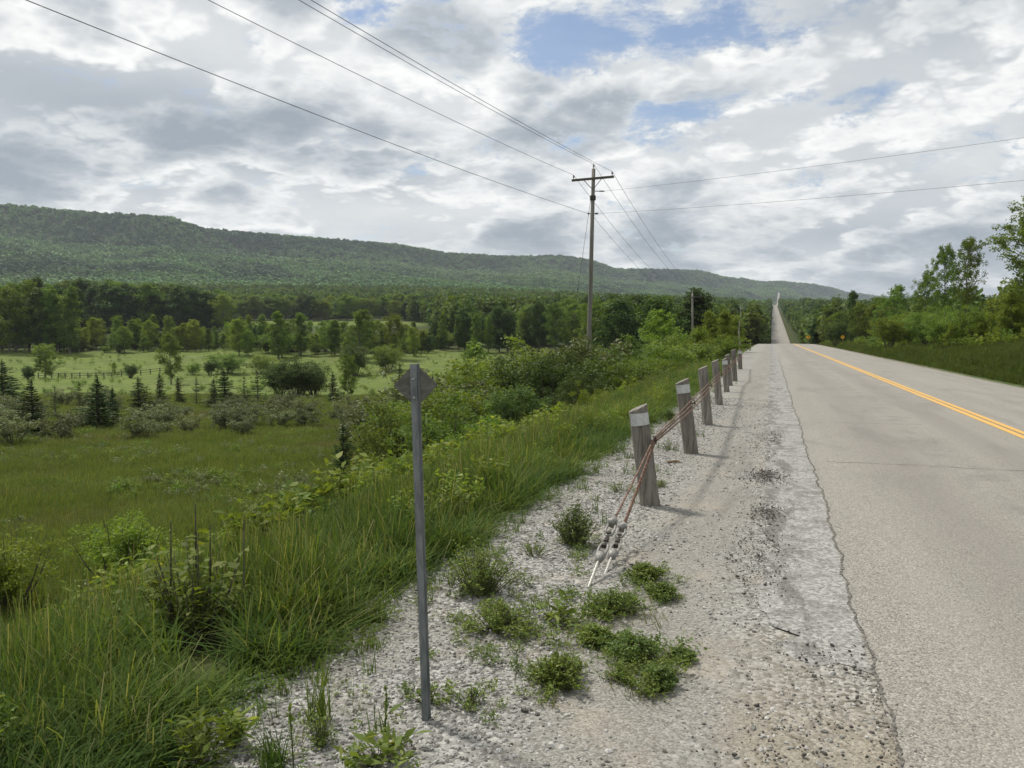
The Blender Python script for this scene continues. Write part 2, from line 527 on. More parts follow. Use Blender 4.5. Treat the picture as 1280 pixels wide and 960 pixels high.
M['bark'] = plain_mat('bark', (0.07, 0.058, 0.045), (0.17, 0.15, 0.12), (9, 9, 2.5), 0.9, bump=0.02)
M['bark_pale'] = plain_mat('bark_pale', (0.22, 0.20, 0.17), (0.38, 0.36, 0.32), (6, 6, 3), 0.85)
M['twig'] = plain_mat('twig', (0.05, 0.042, 0.034), (0.14, 0.12, 0.10), (30, 30, 10), 0.9)

# ------------------------------------------------------------------ terrain sheet
def build_terrain():
    a1 = np.arange(-44, 44.01, 0.115)
    a2 = np.arange(46, 314.01, 2.5)
    ang = np.radians(np.concatenate([a1, a2])) - YAW       # clockwise from +Y
    rad = np.concatenate([[0.01], np.geomspace(0.35, 9500, 430)])
    A, Rr = np.meshgrid(ang, rad)
    x = Rr * np.sin(A); y = Rr * np.cos(A)
    z = ground(x, y)
    nr, na = A.shape
    i = np.arange(nr - 1)[:, None]; j = np.arange(na)[None, :]
    j2 = (j + 1) % na
    F = np.stack([i * na + j + 0 * j2, i * na + j2, (i + 1) * na + j2, (i + 1) * na + j + 0 * j2], -1).reshape(-1, 4)[:, ::-1]
    V = np.stack([x, y, z], -1).reshape(-1, 3)
    me = mesh_np('ground', V, F, None, smooth=True)
    # land cover as a per-point attribute: r = lush mown field, g = rough meadow, b = forest floor
    v, c = uv_of(x, y)
    px = 640 + c / np.maximum(v, .01) * FPX
    nz = fbm(x, y, 70, 21)
    field = sst(v + nz * 8, 84, 100) * (1 - sst(v + nz * 10, 236, 250)) * (1 - sst(px, 600, 680))
    field2 = sst(v, 400, 430) * (1 - sst(v + nz * 20, 480, 500)) * sst(px, 250, 300) * (1 - sst(px, 520, 580))
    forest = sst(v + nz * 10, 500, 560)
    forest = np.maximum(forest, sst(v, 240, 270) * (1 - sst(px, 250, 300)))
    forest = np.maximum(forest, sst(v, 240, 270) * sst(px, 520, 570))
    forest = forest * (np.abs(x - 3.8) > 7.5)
    col = np.stack([np.maximum(field, field2), sst(v, 5, 30) * (1 - sst(v, 80, 110)), forest, np.ones_like(v)], -1).reshape(-1, 4)
    a = me.color_attributes.new('cover', 'FLOAT_COLOR', 'POINT')
    a.data.foreach_set('color', col.astype(np.float32).ravel())
    m, n, out = new_mat('ground')
    at = n.node('ShaderNodeAttribute'); at.attribute_name = 'cover'
    s = n.node('ShaderNodeSeparateColor'); n.l.new(at.outputs['Color'], s.inputs[0])
    tc = n.node('ShaderNodeTexCoord')
    O_ = tc.outputs['Object']
    big = n.noise(O_, 0.06, 6, 0.6, 0.6)
    mid = n.noise(tc.outputs['Object'], 0.7, 6, 0.65, 0.4)
    fine = n.noise(tc.outputs['Object'], 9.0, 5, 0.7)
    soil = n.mix(fine, (0.035, 0.045, 0.016), (0.075, 0.085, 0.030))
    rough = n.mix(n.sstep(mid, 0.3, 0.7), (0.045, 0.075, 0.020), (0.095, 0.120, 0.036))
    rough = n.mix(n.m('MULTIPLY', n.sstep(big, 0.45, 0.62), 0.5), rough, (0.100, 0.095, 0.045))
    lush = n.mix(n.sstep(mid, 0.3, 0.7), (0.092, 0.132, 0.022), (0.132, 0.172, 0.034))
    lush = n.mix(n.m('MULTIPLY', n.sstep(big, 0.42, 0.62), 0.6), lush, (0.105, 0.130, 0.042))
    lush = n.mix(n.m('MULTIPLY', n.sstep(n.noise(O_, 0.19, 6, 0.7, 0.8), 0.48, 0.62), 0.7), lush, (0.160, 0.188, 0.058))
    lush = n.mix(n.m('MULTIPLY', n.sstep(n.noise(O_, 0.35, 6, 0.7, 0.8), 0.48, 0.62), 0.65), lush, (0.062, 0.092, 0.026))
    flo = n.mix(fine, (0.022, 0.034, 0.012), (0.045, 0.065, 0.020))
    c_ = n.mix(s.outputs[1], soil, rough)
    c_ = n.mix(s.outputs[0], c_, lush)
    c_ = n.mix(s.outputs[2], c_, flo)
    p = n.node('ShaderNodeBsdfPrincipled'); n.put(p.inputs['Base Color'], c_)
    p.inputs['Roughness'].default_value = 0.95; p.inputs['Specular IOR Level'].default_value = 0.1
    b = n.node('ShaderNodeBump'); b.inputs['Strength'].default_value = 0.8; b.inputs['Distance'].default_value = 0.15
    n.l.new(mid, b.inputs['Height']); n.l.new(b.outputs[0], p.inputs['Normal'])
    n.l.new(p.outputs[0], out.inputs[0])
    me.materials.append(m)
    tag(obj('ground', me), kind='structure')
build_terrain()

# ------------------------------------------------------------------ road, shoulders, markings
def strip(name, xs, ys, mat, lift, kind='structure', xfun=None, bumpf=None, parent=None, skirt=0.0):
    xs = np.asarray(xs, float); ys = np.asarray(ys, float)
    Xg, Yg = np.meshgrid(xs, ys)
    if xfun is not None:
        Xg, Yg = xfun(Xg, Yg)
    Zg = road_z(Yg) + EYE + lift
    if bumpf is not None:
        Zg = Zg + bumpf(Xg, Yg)
    nr, nc = Xg.shape
    i = np.arange(nr - 1)[:, None]; j = np.arange(nc - 1)[None, :]
    F = np.stack([i * nc + j, i * nc + j + 1, (i + 1) * nc + j + 1, (i + 1) * nc + j], -1).reshape(-1, 4)
    V = np.stack([Xg, Yg, Zg], -1).reshape(-1, 3)
    me = mesh_np(name, V, F, mat, smooth=True)
    o = obj(name, me, parent)
    if kind: o['kind'] = kind
    return o

m, n, out = new_mat('asphalt')
tc = n.node('ShaderNodeTexCoord'); O = tc.outputs['Object']
sp = n.node('ShaderNodeSeparateXYZ'); n.l.new(O, sp.inputs[0])
vd = n.voro(O, 105, 'F1', 'Color'); vs = n.node('ShaderNodeSeparateColor'); n.l.new(vd, vs.inputs[0])
vdist = n.voro(O, 105, 'F1', 'Distance')
big = n.noise(O, 0.5, 5, 0.6, 0.4)
mpn = n.node('ShaderNodeMapping'); n.l.new(O, mpn.inputs[0]); mpn.inputs['Scale'].default_value = (1.6, 0.05, 1)
streak = n.noise(mpn.outputs[0], 1.0, 4, 0.6)
col = n.mix(vs.outputs[0], (0.165, 0.151, 0.128), (0.335, 0.313, 0.270))
col = n.mix(n.m('MULTIPLY', n.sstep(vs.outputs[1], 0.90, 0.96), 0.6), col, (0.52, 0.50, 0.45))
col = n.mix(n.m('MULTIPLY', n.sstep(vs.outputs[2], 0.84, 0.93), 0.75), col, (0.07, 0.065, 0.06))
col = n.mix(n.sstep(big, 0.3, 0.7, 0.0, 0.28), col, (0.24, 0.225, 0.20))
wt = n.m('ADD', n.m('EXPONENT', n.m('MULTIPLY', n.m('POWER', n.m('ABSOLUTE', n.m('DIVIDE', n.m('SUBTRACT', sp.outputs[0], 1.55), 0.42)), 2.0), -1.0)),
         n.m('EXPONENT', n.m('MULTIPLY', n.m('POWER', n.m('ABSOLUTE', n.m('DIVIDE', n.m('SUBTRACT', sp.outputs[0], 3.0), 0.38)), 2.0), -1.0)))
col = n.mix(n.m('MULTIPLY', wt, n.sstep(streak, 0.35, 0.6, 0.4, 0.8)), col, (0.19, 0.175, 0.155))
col = n.mix(n.sstep(streak, 0.4, 0.7, 0, 0.22), col, (0.37, 0.35, 0.30))
mpo = n.node('ShaderNodeMapping'); n.l.new(O, mpo.inputs[0]); mpo.inputs['Scale'].default_value = (0.9, 0.22, 1)
col = n.mix(n.sstep(n.noise(mpo.outputs[0], 1.0, 7, 0.65, 1.0), 0.50, 0.68, 0, 0.45), col, (0.155, 0.145, 0.13))
oil = n.m('EXPONENT', n.m('MULTIPLY', n.m('POWER', n.m('ABSOLUTE', n.m('DIVIDE', n.m('SUBTRACT', sp.outputs[0], 2.25), 0.28)), 2.0), -1.0))
col = n.mix(n.m('MULTIPLY', oil, n.sstep(n.noise(O, 1.2, 6, 0.7, 0.5), 0.45, 0.65, 0.1, 0.55)), col, (0.15, 0.14, 0.125))
p = n.node('ShaderNodeBsdfPrincipled'); n.put(p.inputs['Base Color'], col)
p.inputs['Roughness'].default_value = 0.82; p.inputs['Specular IOR Level'].default_value = 0.3
b = n.node('ShaderNodeBump'); b.inputs['Strength'].default_value = 0.7; b.inputs['Distance'].default_value = 0.006
n.l.new(n.m('SUBTRACT', 1.0, vdist), b.inputs['Height']); n.l.new(b.outputs[0], p.inputs['Normal'])
n.l.new(p.outputs[0], out.inputs[0]); M['asphalt'] = m

def gravel_mat(name, scale, pale, dark, tan_amt=0.0, patches=False):
    m, n, out = new_mat(name)
    tc = n.node('ShaderNodeTexCoord'); O = tc.outputs['Object']
    sp = n.node('ShaderNodeSeparateXYZ'); n.l.new(O, sp.inputs[0])
    wob = n.noise(O, scale * 0.8, 2, 0.5, color=True)
    vm = n.node('ShaderNodeVectorMath', operation='MULTIPLY_ADD'); n.l.new(wob, vm.inputs[0]); vm.inputs[1].default_value = (0.012,) * 3; n.l.new(O, vm.inputs[2])
    c1 = n.voro(vm.outputs[0], scale, 'F1', 'Color'); s1 = n.node('ShaderNodeSeparateColor'); n.l.new(c1, s1.inputs[0])
    d1 = n.voro(vm.outputs[0], scale, 'F1', 'Distance')
    c2 = n.voro(O, scale * 2.7, 'F1', 'Color'); s2 = n.node('ShaderNodeSeparateColor'); n.l.new(c2, s2.inputs[0])
    col = n.mix(s1.outputs[0], dark, pale)
    fine = n.mix(s2.outputs[0], (0.13, 0.12, 0.102), (0.33, 0.315, 0.28))
    big = n.noise(O, 0.9, 5, 0.6, 0.5)
    track = n.m('EXPONENT', n.m('MULTIPLY', n.m('POWER', n.m('ABSOLUTE', n.m('DIVIDE', n.m('ADD', sp.outputs[0], 0.55), 0.42)), 2.0), -1.0))
    fmix = n.m('MINIMUM', n.m('ADD', n.m('MULTIPLY', track, 0.95), n.sstep(big, 0.48, 0.66)), 0.94)
    col = n.mix(fmix, col, fine)
    col = n.mix(n.m('MULTIPLY', n.sstep(n.noise(O, 1.7, 4, 0.6), 0.5, 0.7), 0.35), col, (0.36, 0.31, 0.235))
    if patches:
        mpk = n.node('ShaderNodeMapping'); n.l.new(O, mpk.inputs[0]); mpk.inputs['Scale'].default_value = (2.6, 0.5, 1)
        dk = n.sstep(n.noise(mpk.outputs[0], 1.0, 8, 0.72, 0.8), 0.47, 0.62, 0, 0.6)
        dk = n.m('MULTIPLY', dk, n.m('MULTIPLY', n.sstep(sp.outputs[0], -1.0, -0.4), n.sstep(sp.outputs[1], 4.5, 8.0)))
        col = n.mix(dk, col, n.mix(s2.outputs[2], (0.09, 0.083, 0.073), (0.25, 0.235, 0.205)))
        near = n.sstep(sp.outputs[1], 2.6, 5.0, 1.0, 0.0)
        edge = n.sstep(n.m('ADD', sp.outputs[0], n.m('MULTIPLY', n.m('SUBTRACT', big, 0.5), 0.5)), -0.25, 0.05)
        col = n.mix(n.m('MULTIPLY', n.m('MULTIPLY', near, edge), 0.7), col, n.mix(s2.outputs[1], (0.15, 0.125, 0.09), (0.36, 0.315, 0.23)))
    p = n.node('ShaderNodeBsdfPrincipled'); n.put(p.inputs['Base Color'], col)
    p.inputs['Roughness'].default_value = 0.9; p.inputs['Specular IOR Level'].default_value = 0.2
    b = n.node('ShaderNodeBump'); b.inputs['Strength'].default_value = 1.0; b.inputs['Distance'].default_value = 0.45 / scale
    hh = n.m('ADD', n.m('MULTIPLY', n.m('SUBTRACT', 1.0, d1), n.m('SUBTRACT', 1.0, n.m('MULTIPLY', fmix, 0.8))), n.m('MULTIPLY', s2.outputs[0], 0.15))
    n.l.new(hh, b.inputs['Height']); n.l.new(b.outputs[0], p.inputs['Normal'])
    n.l.new(p.outputs[0], out.inputs[0])
    return m
M['gravel'] = gravel_mat('gravel', 42, (0.43, 0.42, 0.39), (0.09, 0.085, 0.075), patches=True)
M['gravel_side'] = gravel_mat('gravel_side', 30, (0.30, 0.265, 0.21), (0.12, 0.105, 0.085))

m, n, out = new_mat('patch_asphalt')
tc = n.node('ShaderNodeTexCoord'); O = tc.outputs['Object']
c1 = n.voro(O, 60, 'F1', 'Color'); s1 = n.node('ShaderNodeSeparateColor'); n.l.new(c1, s1.inputs[0])
col = n.mix(s1.outputs[0], (0.145, 0.14, 0.13), (0.38, 0.37, 0.345))
col = n.mix(n.sstep(n.noise(O, 3.2, 6, 0.7, 0.6), 0.46, 0.62, 0, 0.85), col, n.mix(s1.outputs[1], (0.075, 0.07, 0.062), (0.24, 0.225, 0.20)))
spx = n.node('ShaderNodeSeparateXYZ'); n.l.new(O, spx.inputs[0])
mps = n.node('ShaderNodeMapping'); n.l.new(O, mps.inputs[0]); mps.inputs['Scale'].default_value = (5.0, 1.1, 1)
tar = n.sstep(n.m('ADD', n.noise(mps.outputs[0], 1.0, 7, 0.72, 0.5), n.m('MULTIPLY', n.m('SUBTRACT', 0.25, spx.outputs[0]), 0.25)), 0.50, 0.62, 0, 0.85)
col = n.mix(tar, col, n.mix(s1.outputs[2], (0.05, 0.047, 0.042), (0.17, 0.16, 0.14)))
p = n.node('ShaderNodeBsdfPrincipled'); n.put(p.inputs['Base Color'], col); p.inputs['Roughness'].default_value = 0.85
b = n.node('ShaderNodeBump'); b.inputs['Strength'].default_value = 0.6; b.inputs['Distance'].default_value = 0.005
n.l.new(s1.outputs[0], b.inputs['Height']); n.l.new(b.outputs[0], p.inputs['Normal'])
n.l.new(p.outputs[0], out.inputs[0]); M['patch'] = m
M['crumb'] = plain_mat('crumb', (0.035, 0.032, 0.028), (0.11, 0.10, 0.09), (60, 60, 60), 0.9)
M['crack'] = plain_mat('crack', (0.05, 0.047, 0.042), (0.19, 0.175, 0.15), (50, 50, 50), 0.95)
m, n, out = new_mat('yellow_paint')
tc = n.node('ShaderNodeTexCoord'); O = tc.outputs['Object']
c1 = n.voro(O, 75, 'F1', 'Color'); s1 = n.node('ShaderNodeSeparateColor'); n.l.new(c1, s1.inputs[0])
col = n.mix(s1.outputs[0], (0.54, 0.285, 0.035), (0.68, 0.39, 0.075))
col = n.mix(n.sstep(n.m('ADD', n.m('MULTIPLY', s1.outputs[2], 0.5), n.noise(O, 7, 6, 0.75)), 0.80, 1.0, 0, 0.75), col, (0.33, 0.29, 0.20))
p = n.node('ShaderNodeBsdfPrincipled'); n.put(p.inputs['Base Color'], col); p.inputs['Roughness'].default_value = 0.7
n.l.new(p.outputs[0], out.inputs[0]); M['yellow_paint'] = m

ys_full = np.concatenate([np.arange(-30, 0, 2.0), np.arange(0, 60, 0.5), np.arange(60, 420, 3.0), np.arange(420, 1500, 12.0), np.arange(1500, 3960, 30.0)])
def road_bend(Xg, Yg):
    far = np.maximum(Yg - 1500, 0)
    return Xg + 26 * (far / 2500) ** 1.3 * np.minimum(far / 400, 1), Yg
def narrow(Xg, Yg):
    k_ = np.clip((Yg - 175) / 40, 0, 1)
    return Xg * (1 - k_) + np.clip(Xg, 0.0, 7.6) * k_
def edge_wob(Yg, k=1.0):
    return k * (0.016 * np.sin(Yg * 0.9) + 0.009 * np.sin(Yg * 3.1 + 1) + 0.005 * np.sin(Yg * 9.3))
def road_x(Xg, Yg):
    Xg, Yg = road_bend(Xg, Yg)
    return np.where(Xg < 0.6, Xg + edge_wob(Yg), Xg), Yg
crown = lambda X_, Y_: 0.05 - 0.014 * np.abs(X_ - 3.8)
road_o = strip('road', np.linspace(0.50, 7.25, 14), ys_full, M['asphalt'], 0.0, xfun=road_x, bumpf=crown)
strip('shoulder', np.concatenate([np.linspace(-3.0, 0.8, 40)]), np.concatenate([np.arange(-8, 0, 0.5), np.arange(0, 25, 0.1), np.arange(25, 60, 0.5), np.arange(60, 420, 3.0), np.arange(420, 1500, 15.0), np.arange(1500, 3960, 30.0)]),
      M['gravel'], -0.012, xfun=lambda a, b_: road_bend(narrow(a, b_), b_),
      bumpf=lambda X_, Y_: fbm(X_, Y_, 0.9, 31) * 0.012 * (Y_ < 60) * sst(-X_, -0.4, 0.2) - 0.55 * np.maximum(-(X_ + 2.3), 0) ** 1.2 - 0.035 * np.maximum(-X_ - 0.2, 0) * 0.3 + 0.0 * X_)
strip('shoulder', np.linspace(7.0, 8.55, 8), ys_full, M['gravel_side'], -0.012, xfun=lambda a, b_: (road_bend(narrow(a, b_), b_)[0] + 0.1 * fbm(a * 0, b_, 3, 4) * (a > 8), b_),
      bumpf=lambda X_, Y_: -0.12 * np.maximum(X_ - 7.3, 0))
# worn strip of old asphalt between pavement and gravel (ends a few metres ahead)
def patch_x(Xg, Yg):
    k = np.clip((0.56 - Xg) / 0.7, 0, 1)
    left = 0.10 * np.sin(Yg * 1.1) + 0.05 * np.sin(Yg * 31) + 0.04 * np.sin(Yg * 53) + 0.06 * np.sin(Yg * 2.9 + 2) + 0.04 * np.sin(Yg * 7.1) + 0.03 * np.sin(Yg * 17)
    taper = np.clip((5.6 - Yg) / 1.5, 0, 1) * 0.38
    left = left * np.clip(1.6 - Yg / 16, 0.15, 1)
    return Xg + k * (left + taper), Yg + 0.05 * np.sin(Xg * 9) * (Yg < 4.3)
strip('paved_edge', np.linspace(-0.14, 0.56, 10), np.concatenate([np.arange(4.15, 30, 0.12), np.arange(30, 165, 1.5)]), M['patch'], 0.004, xfun=patch_x,
      bumpf=lambda X_, Y_: -0.016 * np.abs(X_ - 0.5) - 0.012 * (1 - sst(Y_, 4.1, 4.6)) - 0.025 * sst(-X_, -0.02, 0.14))
for x0 in (3.715, 3.875):
    o = strip('yellow_line', [x0 - 0.06, x0 + 0.06], ys_full[(ys_full < 172)], M['yellow_paint'], 0.004, kind=None, bumpf=crown, parent=road_o)
# seam + transverse cracks, thin ragged ribbons
def ribbon(name, pts, wid, mat, lift, parent):
    V = []; F = []
    for i, (x, y) in enumerate(pts):
        a = pts[max(i - 1, 0)]; b_ = pts[min(i + 1, len(pts) - 1)]
        d = Vector((b_[0] - a[0], b_[1] - a[1])).normalized(); nn = Vector((-d.y, d.x))
        ww = wid * random.uniform(0.25, 1.5)
        z = float(road_z(y)) + EYE + lift + 0.05 - 0.014 * abs(x - 3.8)
        V += [(x + nn.x * ww, y + nn.y * ww, z), (x - nn.x * ww, y - nn.y * ww, z)]
        if i: F.append((2 * i - 2, 2 * i - 1, 2 * i + 1, 2 * i))
    return obj(name, mesh_np(name, np.array(V), np.array(F), mat), parent)
seam = [(0.512 + float(edge_wob(np.array(y))) + 0.008 * math.sin(y * 7.3) + 0.006 * math.sin(y * 19.1 + 1) + random.uniform(-0.004, 0.004), y) for y in np.concatenate([np.arange(1.8, 14, 0.022), np.arange(14, 60, 0.08)])]
ribbon('seam', seam, 0.0085, M['crack'], 0.004, road_o)
for xa, xb, y0, s in ((3.2, 7.2, 7.4, 0.05), (0.6, 2.6, 15.8, -0.04), (0.6, 7.2, 46.0, 0.02),(0.7, 7.2, 10.9, -0.06), (0.6, 5.0, 34.0, 0.02), (1.0, 7.0, 22.5, 0.03)):
    yy = y0; pts = []
    for x in np.arange(xa, xb, 0.07):
        yy += random.uniform(-0.03, 0.03) + s * 0.07
        pts.append((x, yy))
    ribbon('crack', pts, 0.008, M['crack'], 0.0045, road_o)

# ------------------------------------------------------------------ foliage builders (numpy)
def rhombs(C, L, W, seed=0, up=0.5, dirs=None, tint=None, droop=0.0):
    """leaf-shaped quads at C; L, W half length / half width"""
    r = np.random.default_rng(seed); k = len(C)
    C = np.asarray(C, float)
    L = np.broadcast_to(L, (k,)) * r.uniform(0.65, 1.3, k); W = np.broadcast_to(W, (k,)) * r.uniform(0.7, 1.25, k)
    if dirs is None:
        a = r.normal(size=(k, 3)); a[:, 2] *= 0.6
    else:
        a = np.asarray(dirs, float) + r.normal(size=(k, 3)) * 0.35
    a[:, 2] -= droop
    a /= np.linalg.norm(a, axis=1)[:, None] + 1e-9
    nn = r.normal(size=(k, 3)) * (1 - up) + np.array([0, 0, up]) * 1.5
    b = np.cross(nn, a); b /= np.linalg.norm(b, axis=1)[:, None] + 1e-9
    fold = np.cross(a, b) * (W * 0.35)[:, None]
    V = np.stack([C - a * L[:, None], C + b * W[:, None] + fold, C + a * L[:, None], C - b * W[:, None] + fold], 1).reshape(-1, 3)
    i = np.arange(k) * 4
    F = np.stack([i, i + 1, i + 2, i + 3], 1)
    if tint is None:
        tint = r.random(k)
    T = np.repeat(tint, 4)
    return V, F, T

def crown_mesh(name, centers, sig, per, leaf, mat, seed, up=0.45, wid=0.5, jitter_tint=True):
    r = np.random.default_rng(seed)
    k = len(centers)
    cnt = r.poisson(per, k) + 3
    idx = np.repeat(np.arange(k), cnt)
    d = r.normal(size=(len(idx), 3)); d /= np.linalg.norm(d, axis=1)[:, None]
    rad = r.random(len(idx)) ** 0.45
    C = centers[idx] + d * rad[:, None] * np.array([1, 1, 0.72]) * (sig if np.ndim(sig) == 0 else sig[idx][:, None])
    ct = r.random(k)
    t = np.clip(0.55 * ct[idx] + 0.45 * r.random(len(idx)), 0, 1)
    V, F, T = rhombs(C, leaf, leaf * wid, seed, up, None, t)
    return mesh_np(name, V, F, mat, T)

def broadleaf(h, rad, seed, h0=0.18, nl=16, clumps=4, per=30, leaf=0.1, sig=0.45, shape='round', mat='leaf_mid', bark='bark', lean=0.0, stems=1, rtrunk=None):
    """returns (trunk mesh, crown mesh)"""
    r = np.random.default_rng(seed)
    mb = MB(); cen = []; sg = []
    rt = rtrunk or h * 0.016
    random.seed(seed)
    for s_ in range(stems):
        hh = h * (1 if s_ == 0 else r.uniform(0.7, 0.95))
        off = np.array([r.normal() * 0.25, r.normal() * 0.25, 0]) * (0 if stems == 1 else h * 0.12)
        ldir = r.uniform(0, 6.28)
        tp = []
        for q in np.linspace(0, 1, 8):
            tp.append((off[0] * (0.3 + q) + lean * h * q * q + 0.03 * h * math.sin(q * 4 + ldir) * q, off[1] * (0.3 + q) + 0.03 * h * math.cos(q * 3 + ldir) * q, hh * q * 0.96))
        tr = [max(rt * (1 - 0.85 * q) * (1.25 if q == 0 else 1), 0.006) for q in np.linspace(0, 1, 8)]
        mb.tube(tp, tr, 7, jitter=0.05)
        tpa = np.array(tp)
        n_l = max(3, int(nl / stems))
        for k in range(n_l):
            t = h0 + (1 - h0) * ((k + r.uniform(0.1, 0.9)) / n_l)
            f = (t - h0) / (1 - h0)
            if shape == 'round': wdt = math.sin(math.pi * (0.18 + 0.74 * f)) ** 0.8
            elif shape == 'column': wdt = 0.95 * (1 - f) ** 0.35 * (0.55 + 0.45 * min(1, f * 4)) 
            elif shape == 'cone': wdt = (1 - f) ** 0.75
            else: wdt = 0.35 + 0.75 * f * (1.25 - 0.6 * f)         # vase
            base = np.array([np.interp(t * 0.96 * hh, tpa[:, 2], tpa[:, i]) for i in (0, 1)] + [t * hh * 0.92])
            th = k * 2.4 + r.uniform(-0.5, 0.5)
            ln = rad * wdt * r.uniform(0.65, 1.12)
            rise = r.uniform(0.25, 0.7) * ln
            end = base + np.array([math.cos(th) * ln, math.sin(th) * ln, rise])
            midp = base * 0.5 + end * 0.5 + np.array([0, 0, -0.06 * ln])
            mb.tube([tuple(base), tuple(midp), tuple(end)], [rt * 0.42 * (1 - 0.6 * f), rt * 0.25 * (1 - 0.5 * f), 0.004], 5)
            for c in range(clumps):
                q = r.uniform(0.35, 1.05)
                pnt = base * (1 - q) + end * q + r.normal(size=3) * 0.16 * ln * np.array([1, 1, 0.8])
                cen.append(pnt); sg.append(sig * r.uniform(0.6, 1.3))
        cen.append(np.array(tp[-1])); sg.append(sig * 0.8)
    cen = np.array(cen); sg = np.array(sg)
    return mb.mesh('trunk', M[bark]), crown_mesh('crown', cen, sg, per, leaf, M[mat], seed, 0.4, 0.55)

def conifer(h, rad, seed, nwh=22, leaf=0.09, dens=1.0, mat='needle', gap=0.0):
    r = np.random.default_rng(seed); random.seed(seed)
    mb = MB()
    mb.tube([(0, 0, 0), (0.01 * h, 0, 0.5 * h), (0, 0, h)], [h * 0.017, h * 0.011, 0.004], 7)
    C = []; D = []
    for k in range(nwh):
        f = (k + r.random() * 0.6) / nwh
        z = h * (0.04 + 0.94 * f)
        L = rad * (1 - f) ** 0.85 * r.uniform(0.8, 1.1) + 0.03 * h * (1 - f) + 0.05
        nb = r.integers(6, 9)
        th0 = r.uniform(0, 6.28)
        for b_ in range(nb):
            if r.random() < gap: continue
            th = th0 + 6.28 * b_ / nb + r.uniform(-0.25, 0.25)
            l2 = L * r.uniform(0.35, 1.25) * (0.8 + 0.25 * math.sin(th + seed))
            d = np.array([math.cos(th), math.sin(th), 0.15 + 0.5 * f])
            m_ = max(4, int(l2 / (leaf * 0.42) * dens))
            q = r.random(m_) ** 0.7
            P_ = np.array([0, 0, z]) + d * (q * l2)[:, None] + np.stack([np.zeros(m_), np.zeros(m_), -0.22 * l2 * q ** 2], 1)
            side = np.array([-d[1], d[0], 0]) * (r.uniform(-1, 1, m_) * (1 - q * 0.7) * l2 * 0.32)[:, None]
            P_ = P_ + side
            C.append(P_); D.append(np.tile(d, (m_, 1)) + side / (l2 + 1e-6) * 3)
            mb.tube([(0, 0, z), tuple(np.array([0, 0, z]) + d * l2 * 0.9 + np.array([0, 0, -0.18 * l2]))], [0.006 + 0.002 * h * (1 - f), 0.003], 4, cap=False)
    top = np.stack([np.zeros(8), np.zeros(8), np.linspace(h * 0.93, h * 1.03, 8)], 1)
    C.append(top); D.append(np.tile([0.2, 0, 1.0], (8, 1)))
    C = np.concatenate(C); D = np.concatenate(D)
    V, F, T = rhombs(C, leaf, leaf * 0.28, seed, 0.3, D)
    return mb.mesh('trunk', M['bark']), mesh_np('crown', V, F, M[mat], T)

def shrub(h, rad, seed, nst=9, clumps=7, per=26, leaf=0.05, sig=0.2, mat='leaf_mid', flat=1.0):
    """many-stemmed bush: (stems mesh, foliage mesh)"""
    r = np.random.default_rng(seed); random.seed(seed)
    mb = MB(); cen = []
    for k in range(nst):
        th = r.uniform(0, 6.28); rr = rad * math.sqrt(r.random()) * 0.85
        top = np.array([math.cos(th) * rr, math.sin(th) * rr, h * (0.55 + 0.45 * math.sqrt(max(0, 1 - (rr / rad) ** 2))) * r.uniform(0.8, 1.05)])
        b0 = np.array([top[0] * 0.2, top[1] * 0.2, 0])
        mid_ = b0 * 0.45 + top * 0.55 + np.array([top[0], top[1], 0]) * 0.08
        mb.tube([tuple(b0), tuple(mid_), tuple(top)], [0.008 + h * 0.006, 0.005 + h * 0.003, 0.003], 5, cap=False)
        for c in range(clumps):
            q = r.uniform(0.25, 1.0) ** 0.8
            cen.append((b0 * (1 - q) + top * q) + r.normal(size=3) * sig * np.array([1.1, 1.1, 0.7]))
    cen = np.array(cen); cen[:, 2] = np.maximum(cen[:, 2], 0.04)
    return mb.mesh('stems', M['twig']), crown_mesh('foliage', cen, np.full(len(cen), sig), per, leaf, M[mat], seed, 0.45, 0.5)

def blades(nb, h, spread, wid, seed, bend=0.35, tintlo=0.0, tinthi=0.85, segs=4, stemheads=0):
    r = np.random.default_rng(seed)
    Vs = []; Fq = []; Ts = []; base = 0
    for k in range(nb):
        th = r.uniform(0, 6.28); rr = spread * math.sqrt(r.random())
        b0 = np.array([math.cos(th) * rr, math.sin(th) * rr, -0.02])
        dirn = r.uniform(0, 6.28); hh = h * r.uniform(0.45, 1.1); bd = bend * hh * r.uniform(0.2, 1.3)
        if k < stemheads: hh = h * r.uniform(1.0, 1.35); bd *= 0.5
        dv = np.array([math.cos(dirn), math.sin(dirn), 0]); sv = np.array([-dv[1], dv[0], 0])
        tt = r.uniform(tintlo, tinthi)
        if k < stemheads: tt = r.uniform(0.85, 1.0)
        for s_ in range(segs + 1):
            q = s_ / segs
            c = b0 + dv * bd * q ** 2 + np.array([0, 0, hh * (q - 0.25 * (bd / hh) * q ** 2)])
            ww = wid * (1 - q ** 1.5) + 0.0006
            if k < stemheads: ww = wid * (0.25 if q < 0.78 else 1.3 * (1 - abs(q - 0.88) / 0.14)) + 0.0008
            Vs += [c - sv * ww, c + sv * ww]; Ts += [tt, tt]
            if s_: Fq.append((base + 2 * s_ - 2, base + 2 * s_ - 1, base + 2 * s_ + 1, base + 2 * s_))
        base += 2 * (segs + 1)
    return np.array(Vs), np.array(Fq), np.array(Ts)

